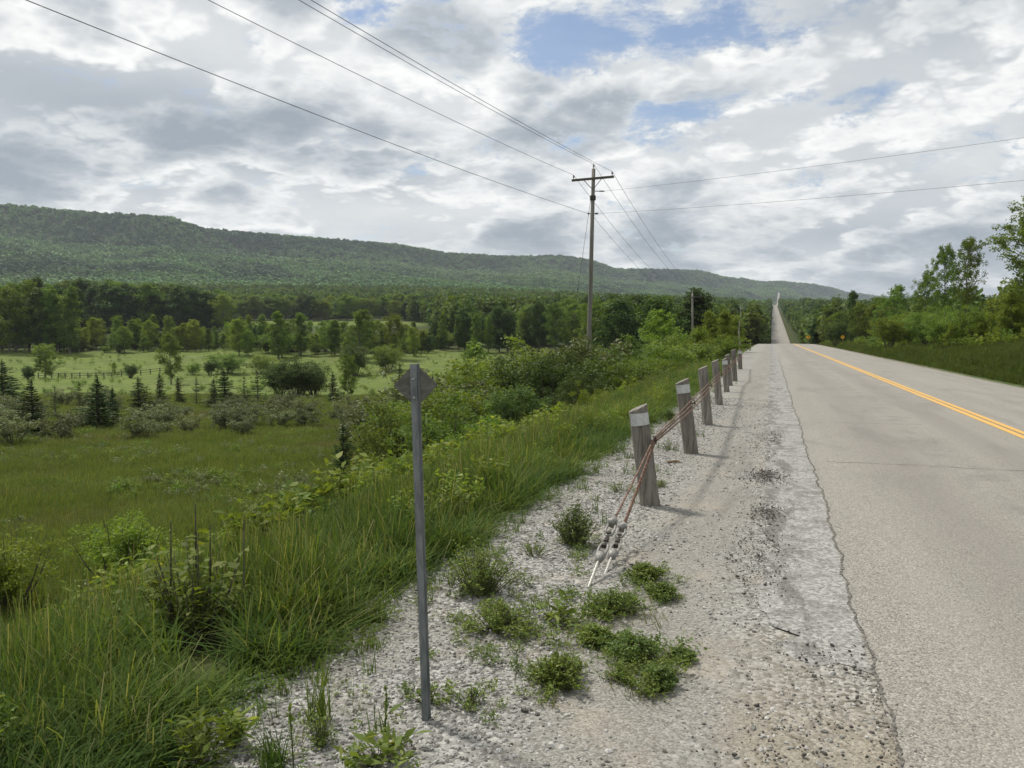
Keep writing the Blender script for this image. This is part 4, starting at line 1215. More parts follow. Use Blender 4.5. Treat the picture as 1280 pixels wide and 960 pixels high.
# --- guide rail posts
post_px = [(813, 629, 797, 505, True, 0.20), (864, 565, 852, 473, True, 0.21), (884.5, 530, 878, 457, False, 0.19), (899, 505, 893.5, 449, False, 0.19),
           (908.5, 489, 905.5, 447, True, 0.17), (912.5, 481, 909, 442, False, 0.19), (919, 476, 916.5, 436, False, 0.19), (925.5, 461, 924.5, 437, True, 0.22)]
ords = ['nearest weathered wooden guide post with white plate and cable tie', 'second weathered guide post along the shoulder, white plate on top', 'plain weathered guide post between the two white-plated ones, third along the shoulder',
        'plain weathered guide post just before the far white-plated ones, fourth along the shoulder', 'fifth guide post along the shoulder, slim with white plate', 'dark plain guide post half hidden behind the fifth',
        'tall plain guide post with slanted top, seventh along the shoulder', 'farthest short guide post with white plate by the grass verge']
tops = []
for i, (bx, by, tx, ty, plate, wd) in enumerate(post_px):
    b0 = on_shoulder(bx, by)
    v0 = b0.dot(FWD)
    tp_ = ray_at(tx, ty, v0)
    up = (tp_ - b0); hgt = up.length; up.normalize()
    o = empty('guide_post', b0, ords[i], 'guide post', group='wooden guide posts along the left shoulder')
    side = Vector((0.2, -1, 0)).normalized()        # face seen by oncoming cars
    side = (side - up * side.dot(up)).normalized(); ac = up.cross(side).normalized()
    if ac.x < 0: ac = -ac
    q = Matrix((ac, -side, up)).transposed()
    r = wd / 2 * 0.94
    seg = 14; mb = MB(); V = []; random.seed(60 + i)
    ringr = [1.04, 1.0, 0.98, 0.97, 0.96, 0.95]
    zs = [-0.06, 0.08, hgt * 0.3, hgt * 0.6, hgt * 0.85, hgt]
    wob = [random.uniform(0.94, 1.05) for _ in range(seg)]
    # the top is sawn on a slant rising towards the road
    for a, z_ in zip(ringr, zs):
        for k in range(seg):
            th = 2 * math.pi * k / seg
            xx_ = math.cos(th) * r * a * wob[k]; yy_ = math.sin(th) * r * a * wob[k]
            zz_ = z_
            if z_ == hgt: zz_ = hgt - 0.035 + 0.32 * xx_ + random.uniform(-0.003, 0.003)
            if z_ == hgt * 0.85: zz_ = z_
            V.append(tuple(q @ Vector((xx_, yy_, zz_))))
    F_ = [(j * seg + k, j * seg + (k + 1) % seg, (j + 1) * seg + (k + 1) % seg, (j + 1) * seg + k) for j in range(5) for k in range(seg)]
    F_.append(tuple(range(5 * seg, 6 * seg)))
    mb.add(V, F_)
    mb.build('post', M['post_wood'], o)
    if plate:
        mb = MB(); V = []; ph = 0.115
        N = 7; zc_ = hgt - 0.035 - 0.5 * ph - 0.045
        for rr2 in (r * 1.0 + 0.004, r * 1.0 + 0.007):
            for zz_ in (-0.5, 0.5):
                for k in range(N):
                    th = (k - 3) / 3 * 1.0
                    V.append(tuple(up * (zc_ + zz_ * ph) + side * (rr2 * math.cos(th)) + ac * (rr2 * math.sin(th))))
        F_ = []
        for k in range(N - 1):
            F_ += [(k, k + 1, N + k + 1, N + k), (2 * N + k, 3 * N + k, 3 * N + k + 1, 2 * N + k + 1), (k, 2 * N + k, 2 * N + k + 1, k + 1), (N + k, N + k + 1, 3 * N + k + 1, 3 * N + k)]
        F_ += [(0, N, 3 * N, 2 * N), (N - 1, 3 * N - 1, 4 * N - 1, 2 * N - 1)]
        mb.add(V, F_); mb.build('reflector_plate', M['reflector'], o)
        if i < 2:
            for sx, sz in ((-0.75, 0.35), (-0.75, -0.35)):
                th = sx; c = up * (zc_ + sz * ph) + side * ((r + 0.007) * math.cos(th)) + ac * ((r + 0.007) * math.sin(th))
                nn = side * math.cos(th) + ac * math.sin(th)
                MB().tube([tuple(c), tuple(c + nn * 0.004)], [0.004, 0.003], 6).build('nail', M['dark_iron'], o)
    att = up * (hgt * (0.66 if i else 0.63))
    if i < 7:
        c = att + ac * (r + 0.012) + side * 0.02
        mb = MB()
        mb.tube([tuple(c - up * 0.035 - side * 0.02), tuple(c - up * 0.03 + ac * 0.02), tuple(c + up * 0.03 + ac * 0.02), tuple(c + up * 0.04 - side * 0.02)], 0.006, 6)
        mb.tube([tuple(c - ac * 0.02), tuple(c + ac * 0.03)], [0.011, 0.011], 6)
        mb.build('cable_hook', M['dark_iron'], o)
    tops.append((b0 + att, ac, side, up, r))

# --- cables and their ground anchors
def catm(pts, k=6, sag=0.0):
    out = []
    for i in range(len(pts) - 1):
        a, b_ = Vector(pts[i]), Vector(pts[i + 1])
        for q in range(k):
            f = q / k
            out.append(tuple(a.lerp(b_, f) - Vector((0, 0, 4 * sag * f * (1 - f)))))
    out.append(tuple(pts[-1]))
    return out
aG = [on_shoulder(736, 729), on_shoulder(757, 712)]
firstc = tops[0][0] + tops[0][1] * (tops[0][4] + 0.012)
anchor_names = ['left cable anchor: pale rod, two cast sockets and dark turnbuckle rising from the gravel', 'right cable anchor: shorter pale rod with open cast sockets, nearer the road']
ends = []
for i, g0 in enumerate(aG):
    o = empty('cable_anchor', g0, anchor_names[i], 'cable anchor', group='cable anchors in the gravel')
    tgt = firstc + Vector((0.0, 0.0, -0.02 + 0.02 * i)) - g0
    v_g = g0.dot(FWD)
    # direction follows the photographed line of hardware
    p_up = ray_at(*((768, 648), (780, 655))[i], v_g + 0.62)
    d = (p_up - g0); Ltot = d.length; d.normalize()
    s1 = d.cross(Vector((0, 0, 1))).normalized(); s2 = d.cross(s1).normalized()
    Lr = Ltot * (0.36 if i == 0 else 0.30)
    MB().tube([tuple(-d * 0.12), tuple(d * Lr)], 0.0095, 8).build('anchor_rod', M['rod'], o)
    def socket(p0, L, flip, nm):
        mb = MB()
        q0, q1 = p0, p0 + d * L
        # tapered collar
        a0, a1 = (q0, q0 + d * L * 0.34) if not flip else (q1, q1 - d * L * 0.34)
        mb.tube([tuple(a0), tuple(a0 * 0.5 + a1 * 0.5), tuple(a1)], [0.020, 0.031, 0.037], 10)
        # two cheeks and an end bow
        e1 = q1 if not flip else q0
        for sg in (-1, 1):
            mb.tube([tuple(a1 + s1 * sg * 0.026), tuple(a1.lerp(e1, 0.5) + s1 * sg * 0.031), tuple(a1.lerp(e1, 0.9) + s1 * sg * 0.022)], [0.010, 0.0085, 0.0085], 7)
        mb.tube([tuple(a1.lerp(e1, 0.90) - s1 * 0.022), tuple(a1.lerp(e1, 1.0)), tuple(a1.lerp(e1, 0.90) + s1 * 0.022)], 0.0085, 7)
        return mb.build(nm, M['cast'], o, smooth=True)
    L = 0.20
    socket(d * (Lr - 0.01), L, False, 'lower_socket')
    # dark eye bolt / turnbuckle
    m0 = d * (Lr + L - 0.05); m1 = d * (Ltot - L + 0.03)
    mb = MB(); mb.tube([tuple(m0), tuple(m0.lerp(m1, 0.3)), tuple(m0.lerp(m1, 0.31)), tuple(m0.lerp(m1, 0.6)), tuple(m0.lerp(m1, 0.61)), tuple(m1)], [0.011, 0.011, 0.019, 0.019, 0.011, 0.011], 8)
    for f in (0.05, 0.95):
        c = m0.lerp(m1, f); mb.tube([tuple(c - d * 0.010), tuple(c + d * 0.012)], 0.019, 6)
    mb.build('turnbuckle', M['dark_iron'], o, smooth=False)
    socket(d * (Ltot - L), L, True, 'upper_socket')
    ends.append(g0 + d * (Ltot - 0.045))
cab_labels = ['upper rusty steel cable strung through the guide posts', 'middle rusty steel cable strung through the guide posts', 'lower rusty steel cable strung through the guide posts']
for i in range(3):
    pts = [ends[0] if i == 0 else ends[1] + Vector((0.006 * (i - 1), 0, 0.004 * (2 - i)))]
    for j, (a, ac, side, up, r) in enumerate(tops[:8]):
        dv = (0.06, 0.0, -0.06)[i] * (0.3 if j == 0 else 1.0)
        pts.append(a + up * dv + ac * (r + 0.016 + 0.004 * i))
    mb = MB(); mb.tube(catm(pts, 6, 0.008), 0.0085, 6)
    o = mb.build('guide_cable', M['rust'], None, smooth=True)
    tag(o, cab_labels[i], 'cable', 'guide cables along the posts')
# wrapped tie where the cables cross the first post
a, ac, side, up, r = tops[0]

# --- utility poles
def utility_pole(base, height, label, tilt, full=True, rot=0.0, rad=0.15, arm_px=None, group=None):
    o = empty('utility_pole', base, label, 'utility pole', rz=rot, group=group)
    mb = MB(); tipx, tipy = tilt
    P_ = lambda q: (tipx * q, tipy * q, height * q)
    mb.tube([(0, 0, -0.5), P_(0.1), P_(0.4), P_(0.7), P_(1.0)], [rad, rad * 0.96, rad * 0.86, rad * 0.76, rad * 0.66], 12, jitter=0.02)
    mb.build('pole', M['pole_wood'], o, smooth=True)
    if full:
        za = height - 0.55
        c = Vector(P_(za / height))
        Lh = 1.16
        A = Vector((1, 0, 0.035)).normalized()
        MB().prism([(-Lh, -0.06), (Lh, -0.06), (Lh, 0.06), (-Lh, 0.06)], A, (0, 0, 1), (0, 1, 0), c + Vector((0, -0.16, 0)), 0.10).build('crossarm', M['arm_wood'], o)
        for sg in (-1, 1):
            mb = MB(); mb.tube([tuple(c + A * sg * 0.48 + Vector((0, -0.16, -0.06))), tuple(c + Vector((sg * 0.06, -0.12, -0.52)))], 0.018, 6)
            mb.build('arm_brace', M['dark_iron'], o)
        def insul(p, h=0.22):
            mb = MB(); p = Vector(p)
            mb.tube([tuple(p), tuple(p + Vector((0, 0, h * 0.45)))], 0.018, 6)
            mb.tube([tuple(p + Vector((0, 0, h * z_))) for z_ in (0.35, 0.45, 0.46, 0.65, 0.66, 0.85, 1.0)], [0.035, 0.062, 0.045, 0.055, 0.038, 0.05, 0.02], 10)
            mb.build('insulator', M['porcelain'], o, smooth=True)
            return p + Vector((0, 0, h))
        i1 = insul(c + A * (-Lh + 0.10) + Vector((0, -0.16, 0.06)))
        i2 = insul(Vector(P_(1.0)) + Vector((0, 0, -0.02)), 0.28)
        i3 = insul(c + A * (Lh - 0.10) + Vector((0, -0.16, 0.06)))
        return o, i1, i2, i3
    return o, Vector(P_(1)), Vector(P_(1)), Vector(P_(1))

p1 = spot(733.5, 45)
top1 = ray_at(742, 211, 45)
pole1, a1, a2, a3 = utility_pole(p1, top1.z - p1.z, 'tall weathered utility pole with crossarm rising from the roadside bushes', ((top1 - p1).x, (top1 - p1).y), rot=0.0)
pole1_attach = [p1 + a1, p1 + a2, p1 + a3]
# fixtures on pole 1
def pole_pt(z):
    f = (z - p1.z) / (top1.z - p1.z); return p1.lerp(top1, f)
q1 = ray_at(742, 239, 45); q2 = ray_at(739, 267, 45)
c = pole_pt(q1.z) - p1
mb = MB(); mb.tube([tuple(c + RGT * 0.10), tuple(c + RGT * 0.35), tuple(c + RGT * 0.36), tuple(c + RGT * 0.62)], [0.02, 0.02, 0.035, 0.035], 7); mb.build('bracket', M['dark_iron'], pole1)
c2_ = pole_pt(q2.z) - p1
mb = MB(); mb.tube([tuple(c2_ - RGT * 0.26), tuple(c2_ - RGT * 0.16)], 0.045, 7); mb.tube([tuple(c2_ + RGT * 0.14), tuple(c2_ + RGT * 0.30)], 0.045, 7); mb.tube([tuple(c2_ - RGT * 0.2), tuple(c2_ + RGT * 0.2)], 0.015, 6); mb.build('bracket', M['dark_iron'], pole1)
c3_ = pole_pt(ray_at(741, 247, 45).z) - p1
mb = MB(); mb.tube([tuple(c3_ + Vector((0, 0, -0.14))), tuple(c3_ + Vector((0, 0, 0.10)))], 0.165, 12); mb.build('collar', M['dark_iron'], pole1)

WD = Vector((0.082, 0.9966, 0))
p0 = p1 - WD * 60; p0.z = g1(p0.x, p0.y)
zt0 = top1.z + 0.1
pole0, b1, b2, b3 = utility_pole(p0, zt0 - p0.z, 'utility pole standing behind the viewpoint on the left bank', (0.1, 0))
p2 = spot(866, 103); t2 = ray_at(865.5, 366, 103)
pole2, c1_, c2b, c3b = utility_pole(p2, t2.z - p2.z, 'second grey utility pole in front of the tall dark tree', ((t2 - p2).x, (t2 - p2).y), rad=0.15)
p3 = spot(926, 165); t3 = ray_at(926, 384, 165)
pole3, d1_, d2_, d3_ = utility_pole(p3, t3.z - p3.z, 'distant thin utility pole beyond the roadside saplings', ((t3 - p3).x, 0), rad=0.13)

def wire(a, b_, sag, label, group, rad=0.011, k=24):
    a, b_ = Vector(a), Vector(b_)
    pts = [tuple(a.lerp(b_, q / k) - Vector((0, 0, 4 * sag * (q / k) * (1 - q / k)))) for q in range(k + 1)]
    o = MB().tube(pts, rad, 5).build('power_line', M['wire'], None, smooth=True)
    return tag(o, label, 'power line', group)
G1 = 'overhead lines towards the viewer'; G2 = 'overhead lines going down the valley'
wn = ['left conductor', 'middle conductor', 'right conductor']
for i, (pa, pb_, pc_) in enumerate(((b1, a1, c1_), (b2, a2, c2b), (b3, a3, c3b))):
    wire(p0 + pb_ * 0 + (b1, b2, b3)[i], p1 + (a1, a2, a3)[i], 0.55, f'overhead {wn[i]} running from the top of the tall pole over the viewpoint', G1, 0.009)
    wire(p1 + (a1, a2, a3)[i], p2 + (c1_, c2b, c3b)[i], 0.85, f'overhead {wn[i]} sagging from the tall pole to the second pole', G2, 0.010)
    wire(p2 + (c1_, c2b, c3b)[i], p3 + (d1_, d2_, d3_)[i], 0.6, f'thin {wn[i]} from the second pole to the distant pole', 'overhead lines beyond the second pole', 0.010)
l0 = Vector((p0.x, p0.y, pole_pt(q2.z).z + 0.1))
wire(l0, p1 + c2_ - RGT * 0.2, 0.5, 'lowest overhead cable running from the tall pole over the viewpoint', G1, 0.009)
l2 = p2.lerp(t2, 0.80)
wire(p1 + c2_ - RGT * 0.1, l2, 0.8, 'lowest overhead cable sagging from the tall pole to the second pole', G2, 0.009)
# service drop across the road to a pole on the right bank
ps = Vector((ca * 20 - sa * 25, sa * 20 + ca * 25, 0)); ps.z = g1(ps.x, ps.y)
ts = EYE + 6.35
pole_s, *_ = utility_pole(ps, ts - ps.z + 0.3, 'service pole on the right bank beyond the edge of the view', (0, 0), full=False, rad=0.13)
wire(p1 + c + RGT * 0.6, Vector((ps.x, ps.y, EYE + 6.25)), 0.12, 'upper service wire crossing high over the road to the right', 'service wires over the road', 0.006)
wire(p1 + c2_ + RGT * 0.28, Vector((ps.x, ps.y, EYE + 4.75)), 0.12, 'lower service wire crossing over the road to the right', 'service wires over the road', 0.006)
# guy wire
gA = pole_pt(ray_at(740, 250, 45).z); gB = spot(697, 47)
o = MB().tube([tuple(gA - RGT * 0.12), tuple(gB)], 0.010, 5).build('guy_wire', M['wire'])
tag(o, 'slanting guy wire on the left of the tall pole with a dark strain insulator', 'guy wire')
gm = (gA - RGT * 0.12).lerp(gB, 0.37); dgy = (gB - gA).normalized()
MB().tube([tuple(gm - dgy * 0.12), tuple(gm), tuple(gm + dgy * 0.12)], [0.03, 0.055, 0.03], 8).build('strain_insulator', M['porcelain'], o)

# --- warning signs
def warning_sign(px, py, v, diag, arrow, label):
    b0 = spot(px, v); cpt = ray_at(px, py, v)
    o = empty('warning_sign', b0, label, 'road sign', group='yellow diamond warning signs right of the road')
    hh = cpt.z - b0.z
    MB().box((0, 0.03, (hh - 0.1) / 2), (0.09, 0.05, hh + 0.5)).build('post', M['post_wood'], o)
    mb = MB(); mb.prism(rdiam(diag / 2, 0.04), (1, 0, 0), (0, 0, 1), (0, 1, 0), (0, -0.01, hh), 0.01)
    plate = mb.build('sign_plate', M['sign_yellow'], o)
    s = diag * 0.5
    bent = [(-0.06, -0.5), (0.06, -0.5), (0.06, -0.05), (0.22, 0.15), (0.34, 0.06), (0.30, 0.42), (-0.02, 0.34), (0.10, 0.24), (-0.06, 0.02)]
    strt = [(-0.07, -0.45), (0.07, -0.45), (0.07, 0.1), (0.24, 0.1), (0.0, 0.5), (-0.24, 0.1), (-0.07, 0.1)]
    pts = bent if arrow == 'bent' else strt
    mb = MB(); mb.prism([(a * s, b_ * s) for a, b_ in pts], (1, 0, 0), (0, 0, 1), (0, 1, 0), (0, -0.02, hh), 0.006)
    mb.build('arrow_symbol', M['black'], o)
    return o
warning_sign(1010, 421.5, 186, 1.05, 'bent', 'farther yellow diamond warning sign at the road crest')
warning_sign(1053, 421.5, 117, 0.62, 'strt', 'nearer yellow diamond warning sign in front of the dark bush')

# --- field fence
fence_pts = [(48, 171), (90, 171), (140, 172), (200, 178), (260, 186), (320, 193), (372, 200)]
fo_ = spot(48, 171)
fo = empty('field_fence', fo_, 'low dark post and rail fence crossing the bright green field', 'fence')
prev = None; rail = [MB(), MB()]
P_list = []
for i in range(len(fence_pts) - 1):
    for q in range(5):
        f = q / 5
        P_list.append(spot(fence_pts[i][0] * (1 - f) + fence_pts[i + 1][0] * f, fence_pts[i][1] * (1 - f) + fence_pts[i + 1][1] * f))
for i, p_ in enumerate(P_list):
    l = p_ - fo_
    MB().tube([tuple(l + Vector((0, 0, -0.2))), tuple(l + Vector((0, 0, 1.15)))], 0.11, 6).build('fence_post', M['arm_wood'], fo)
for k, z_ in enumerate((0.55, 1.0)):
    mb = MB()
    for i in range(len(P_list) - 1):
        mb.tube([tuple(P_list[i] - fo_ + Vector((0, -0.1, z_))), tuple(P_list[i + 1] - fo_ + Vector((0, -0.1, z_)))], 0.05, 5)
    mb.build('rail', M['arm_wood'], fo)

# --- small bird over the valley
bp = ray_at(820.5, 347.5, 70)
o = empty('bird', bp, 'small dark bird flying in front of the distant hill', 'bird')
mb = MB(); mb.tube([(0, -0.16, 0), (0, -0.08, 0.01), (0, 0.03, 0.012), (0, 0.11, 0.015), (0, 0.15, 0.02)], [0.008, 0.035, 0.045, 0.03, 0.008], 8)
mb.prism([(-0.02, -0.28), (0.02, -0.28), (0.012, -0.1), (-0.012, -0.1)], (1, 0, 0), (0, 1, 0), (0, 0, 1), (0, 0, 0.0), 0.008)
for sg in (-1, 1):
    mb.prism([(0, -0.05), (0.16, -0.05), (0.30, -0.10), (0.20, 0.03), (0, 0.06)], (sg * 0.93, 0, 0.35), (0, 1, 0), (-0.35 * sg, 0, 0.93), (0.02 * sg, 0.02, 0.02), 0.008)
mb.build('body', M['black'], o, smooth=False)

# ================================================================== WEEDS ON THE GRAVEL
def weed(px, py, wpx, hpx, label, kind='dense', seed=0, name='weed', z_add=0.0):
    p_ = on_shoulder(px, py); v0 = p_.dot(FWD)
    rad = wpx / 2 * v0 / FPX * 1.12; h = hpx * v0 / FPX * 1.0
    o = empty(name, p_, label, 'weed')
    if kind == 'dense':
        st, le = herb(h, rad, seed, 120, 22, 0.012, 'leaf_weed_dark', lie=0.55)
    elif kind == 'feather':
        st, le = herb(h, rad, seed, 140, 24, 0.0105, 'leaf_weed', lie=0.4)
    elif kind == 'sprawl':
        st, le = herb(h, rad, seed, 120, 17, 0.0115, 'leaf_weed', lie=0.7)
    elif kind == 'thin':
        st, le = herb(h, rad, seed, 26, 12, 0.009, 'leaf_weed', lie=0.6)
    elif kind == 'rosette':
        st, le = herb(h, rad, seed, 22, 5, 0.038, 'leaf_weed', lie=0.8, wid=0.3, low=0.35)
    elif kind == 'broad':
        st, le = herb(h, rad, seed, 14, 9, 0.034, 'leaf_bright', lie=0.25, wid=0.28, low=0.25)
    elif kind == 'grass':
        V, F, T = blades(60, h, rad * 0.45, 0.0022, seed, 0.5)
        le = mesh_np('leaves', V, F, M['grass_tall'], T); st = None
    if st: obj('stems', st, o)
    obj('leaves', le, o)
    return o
W = [(720, 678, 62, 52, 'dense', 'round dark green weed clump just left of the cable anchors'),
     (598, 735, 104, 62, 'feather', 'tallest feathery weed clump on the gravel beside the tall grass'),
     (622, 782, 112, 34, 'sprawl', 'low sprawling green weed in front of the feathery clump'),
     (702, 775, 64, 28, 'rosette', 'leafy rosette weed joining the two sprawling clumps below the anchors'),
     (764, 764, 92, 32, 'sprawl', 'sprawling weed clump right below the anchor rods'),
     (806, 722, 46, 20, 'feather', 'small feathery tuft right of the cable anchors'),
     (829, 744, 36, 18, 'dense', 'small bright round weed beside the feathery tuft right of the anchors'),
     (744, 800, 48, 24, 'sprawl', 'small sprawling weed left of the mounded clump'),
     (794, 820, 66, 32, 'dense', 'mounded green weed clump in the middle of the gravel'),
     (697, 850, 88, 42, 'sprawl', 'wide thin weed mat with dry stems near the bottom of the gravel'),
     (825, 855, 40, 24, 'dense', 'small round dark weed, lowest on the right of the group'),
     (853, 822, 32, 12, 'dense', 'tiny flat weed farthest right on the gravel'),
     (777, 848, 32, 20, 'thin', 'sparse pale weed between the mounded clump and the small round one'),
     (590, 878, 52, 30, 'thin', 'sparse weed just right of the marker post foot'),
     (536, 872, 52, 26, 'thin', 'thin wiry weed around the marker post foot'),
     (476, 945, 96, 30, 'rosette', 'dark leafy rosette weed at the bottom edge left of the marker post'),
     (250, 948, 70, 70, 'broad', 'bright green pointed-leaf plant at the bottom left of the gravel'),
     (291, 925, 34, 46, 'broad', 'narrow upright bright plant at the grass edge'),
     (398, 893, 60, 96, 'grass', 'spiky grass tuft on the gravel left of the marker post'),
     (400, 922, 38, 46, 'thin', 'short dark weed below the spiky grass tuft'),
     (776, 612, 46, 14, 'thin', 'sparse weed left of the nearest guide post'),
     (834, 523, 22, 13, 'dense', 'small bright weed left of the second guide post'),
     (470, 770, 46, 40, 'grass', 'thin grass tuft by the edge of the tall grass'),
     (825, 606, 20, 10, 'thin', 'tiny weed at the foot of the nearest guide post'),
     (667, 690, 60, 20, 'thin', 'pale sparse weed between the round clump and the feathery clump'),
     (340, 955, 60, 80, 'grass', 'loose grass tuft at the bottom edge of the gravel'),
     (836, 560, 26, 14, 'thin', 'little weed between the first two guide posts')]
for i, (px, py, w_, h_, kd, lb) in enumerate(W):
    weed(px, py, w_, h_, lb, kd, 600 + i)
# thin wiry scattering of seedlings over the gravel
st_ = [herb(0.07, 0.10, 660 + k, 12, 10, 0.009, 'leaf_weed' if k % 2 else 'leaf_weed_dark', lie=0.5)[1] for k in range(4)]
for k in range(2):
    V, F, T = blades(16, 0.10, 0.08, 0.0014, 670 + k, 0.9); st_.append(mesh_np('dry_stems', V, F, M['grass_straw'], T))
cst = source_coll('straggler_plants', st_)
r_ = np.random.default_rng(16); xs_, ys_ = [], []
for (px, py, w_, h_, kd, lb) in W:
    q_ = on_shoulder(px, py + 2); k = int(6 + w_ * 0.22) if kd not in ('thin', 'rosette', 'grass', 'broad') else 3
    rad_ = w_ / 2 * q_.dot(FWD) / FPX
    xs_.append(r_.normal(q_.x, rad_ * 0.95, k)); ys_.append(r_.normal(q_.y, rad_ * 0.95, k))
xx = np.concatenate(xs_); yy = np.concatenate(ys_); k_ = (xx < -0.35) & (xx > -2.5) & (yy > 1.6)
xx, yy = xx[k_], yy[k_]
scatter('ground_cover', np.stack([xx, yy, shoulder_z(xx, yy)], 1), r_.uniform(0.5, 1.3, len(xx)), zrot(len(xx), 18, 0.15), cst, 6, 'straggling bits of weed and dry stems around the weed clumps', 'weeds', 19)
sd = [herb(0.05, 0.05, 640 + k, 7, 5, 0.008, 'leaf_weed')[1] for k in range(3)]
for k in range(3):
    V, F, T = blades(12, 0.13, 0.03, 0.0018, 650 + k, 0.4); sd.append(mesh_np('seedling', V, F, M['grass_tall'], T))
csd = source_coll('seedlings', sd)
r_ = np.random.default_rng(15); cnt = 1500
yy = 1.8 + 26 * r_.random(cnt) ** 1.4; xx = -0.95 - 1.5 * r_.random(cnt) ** 0.6
k_ = (fbm(xx, yy, 1.5, 97) + 0.4 * (xx < -1.9)) > 0.12
xx, yy = xx[k_], yy[k_]
scatter('ground_cover', np.stack([xx, yy, shoulder_z(xx, yy)], 1), r_.uniform(0.5, 1.5, len(xx)), zrot(len(xx), 8, 0.1), csd, 6, 'thin scattering of seedlings on the gravel', 'seedlings', 9)
# single tall stalk near the marker post and dock stalks
def stalk(px, py, hpx, lean, label, seed):
    p_ = on_shoulder(px, py) if py else None
    v0 = p_.dot(FWD); h = hpx * v0 / FPX
    o = empty('stalk', p_, label, 'weed')
    MB().tube([(0, 0, 0), (lean * h * 0.4, 0, h * 0.5), (lean * h, 0, h)], [0.0028, 0.0022, 0.001], 5).build('stem', M['grass_tall'], o)
    r = np.random.default_rng(seed); kk = 40
    q = r.uniform(0.45, 1.0, kk); C = np.stack([lean * h * q + r.normal(size=kk) * 0.004, r.normal(size=kk) * 0.004, h * q], 1)
    V, F, T = rhombs(C, 0.011, 0.004, seed, 0.3, np.tile([0.2, 0, 1], (kk, 1)))
    obj('leaves', mesh_np('leaves', V, F, M['leaf_weed'], T), o)
stalk(482, 925, 78, 0.02, 'single upright leafy stalk left of the marker post', 1)
stalk(367, 955, 90, -0.05, 'thin upright stalk at the bottom of the gravel near the grass', 2)
# a flat piece of rusty bark and a dark lump
p_ = on_shoulder(842, 577)
mb = MB(); mb.tube([(-0.085, 0, 0.008), (-0.05, 0.003, 0.016), (0.03, 0.0, 0.018), (0.10, 0.0, 0.008)], [0.008, 0.016, 0.017, 0.006], 7, jitter=0.2)
o = mb.build('bark_piece', M['dead_leaf']); o.location = p_; o.rotation_euler = (0, 0, 0.2)
tag(o, 'flat brown piece of bark lying on the gravel beside the guide posts', 'bark')
p_ = on_shoulder(656, 884)
me = stone(777, M['crumb']); o = obj('stone', me); o.location = p_ + Vector((0, 0, 0.008)); o.scale = (0.022, 0.018, 0.02)
tag(o, 'small black lump on the gravel right of the marker post', 'stone')
for k, (px, py) in enumerate(((946, 880), (1018, 843), (790, 703))):
    p_ = on_shoulder(px, py)
    o = obj('stone', stone(780 + k, M['crumb'])); o.location = p_ + Vector((0, 0, 0.006)); o.scale = (0.015, 0.012, 0.012)
    tag(o, ('dark asphalt chip lying alone at the sandy shoulder bottom', 'dark asphalt chip on the sandy patch by the pavement seam', 'small dark chip on gravel right of the cable anchors')[k], 'stone')

# ================================================================== SHRUBS AND TREES
def make_thing(name, label, cat, parts, loc, rz=0.0, scale=1.0, group=None):
    o = empty(name, loc, label, cat, rz, group)
    for nm, me in parts:
        if me is not None: obj(nm, me, o)
    o.scale = (scale,) * 3 if not isinstance(scale, tuple) else scale
    return o

LIB = {}
def lib(key, fn):
    if key not in LIB: LIB[key] = fn()
    return LIB[key]
# unit-sized variants (height ~1 scaled up), leaf size relative
def T_round(k): return lib(('round', k), lambda: broadleaf(10, 3.2, 700 + k, 0.14, 26, 6, 34, 0.17, 0.75, 'round', 'leaf_mid'))
def T_bright(k): return lib(('bright', k), lambda: broadleaf(10, 3.0, 710 + k, 0.10, 26, 6, 34, 0.17, 0.75, 'round', 'leaf_bright'))
def T_dark(k): return lib(('dark', k), lambda: broadleaf(10, 3.0, 720 + k, 0.08, 30, 6, 36, 0.18, 0.8, 'column', 'leaf_dark'))
def T_column(k): return lib(('column', k), lambda: broadleaf(10, 2.1, 730 + k, 0.10, 30, 5, 34, 0.15, 0.6, 'column', 'leaf_mid'))
def T_near(k): return lib(('near', k), lambda: broadleaf(10, 2.6, 740 + k, 0.36, 38, 6, 34, 0.10, 0.45, 'round', 'leaf_mid', rtrunk=0.12))
def T_airy(k): return lib(('airy', k), lambda: broadleaf(10, 2.0, 745 + k, 0.22, 26, 5, 24, 0.13, 0.55, 'column', 'leaf_bright' if k % 2 else 'leaf_mid', stems=2))
def T_sap(k): return lib(('sap', k), lambda: broadleaf(5, 1.7, 750 + k, 0.10, 24, 6, 40, 0.075, 0.42, 'cone', 'leaf_bright', stems=2))
def T_con(k): return lib(('con', k), lambda: conifer(3.4, 1.0, 760 + k, 30, 0.085, 2.0, gap=0.12))
def T_sprig(k): return lib(('sprig', k), lambda: conifer(3.2, 0.8, 770 + k, 20, 0.075, 1.5, gap=0.25))
def S_mid(k): return lib(('smid', k), lambda: shrub(2.4, 1.5, 780 + k, 20, 9, 36, 0.055, 0.26, 'leaf_mid'))
def S_dark(k): return lib(('sdark', k), lambda: shrub(3.6, 1.7, 790 + k, 30, 10, 44, 0.058, 0.30, 'leaf_dark'))
def S_bright(k): return lib(('sbright', k), lambda: shrub(2.2, 1.2, 800 + k, 18, 8, 34, 0.052, 0.22, 'leaf_bright'))
def S_silver(k): return lib(('ssilver', k), lambda: shrub(1.7, 1.1, 810 + k, 15, 7, 24, 0.055, 0.20, 'leaf_silver'))
HGT = {'round': 10, 'bright': 10, 'dark': 10, 'column': 10, 'near': 10, 'airy': 10, 'sap': 5, 'con': 3.4, 'sprig': 3.2, 'smid': 2.4, 'sdark': 3.6, 'sbright': 2.2, 'ssilver': 1.7}
FN = {'round': T_round, 'bright': T_bright, 'dark': T_dark, 'column': T_column, 'near': T_near, 'airy': T_airy, 'sap': T_sap, 'con': T_con, 'sprig': T_sprig, 'smid': S_mid, 'sdark': S_dark, 'sbright': S_bright, 'ssilver': S_silver}
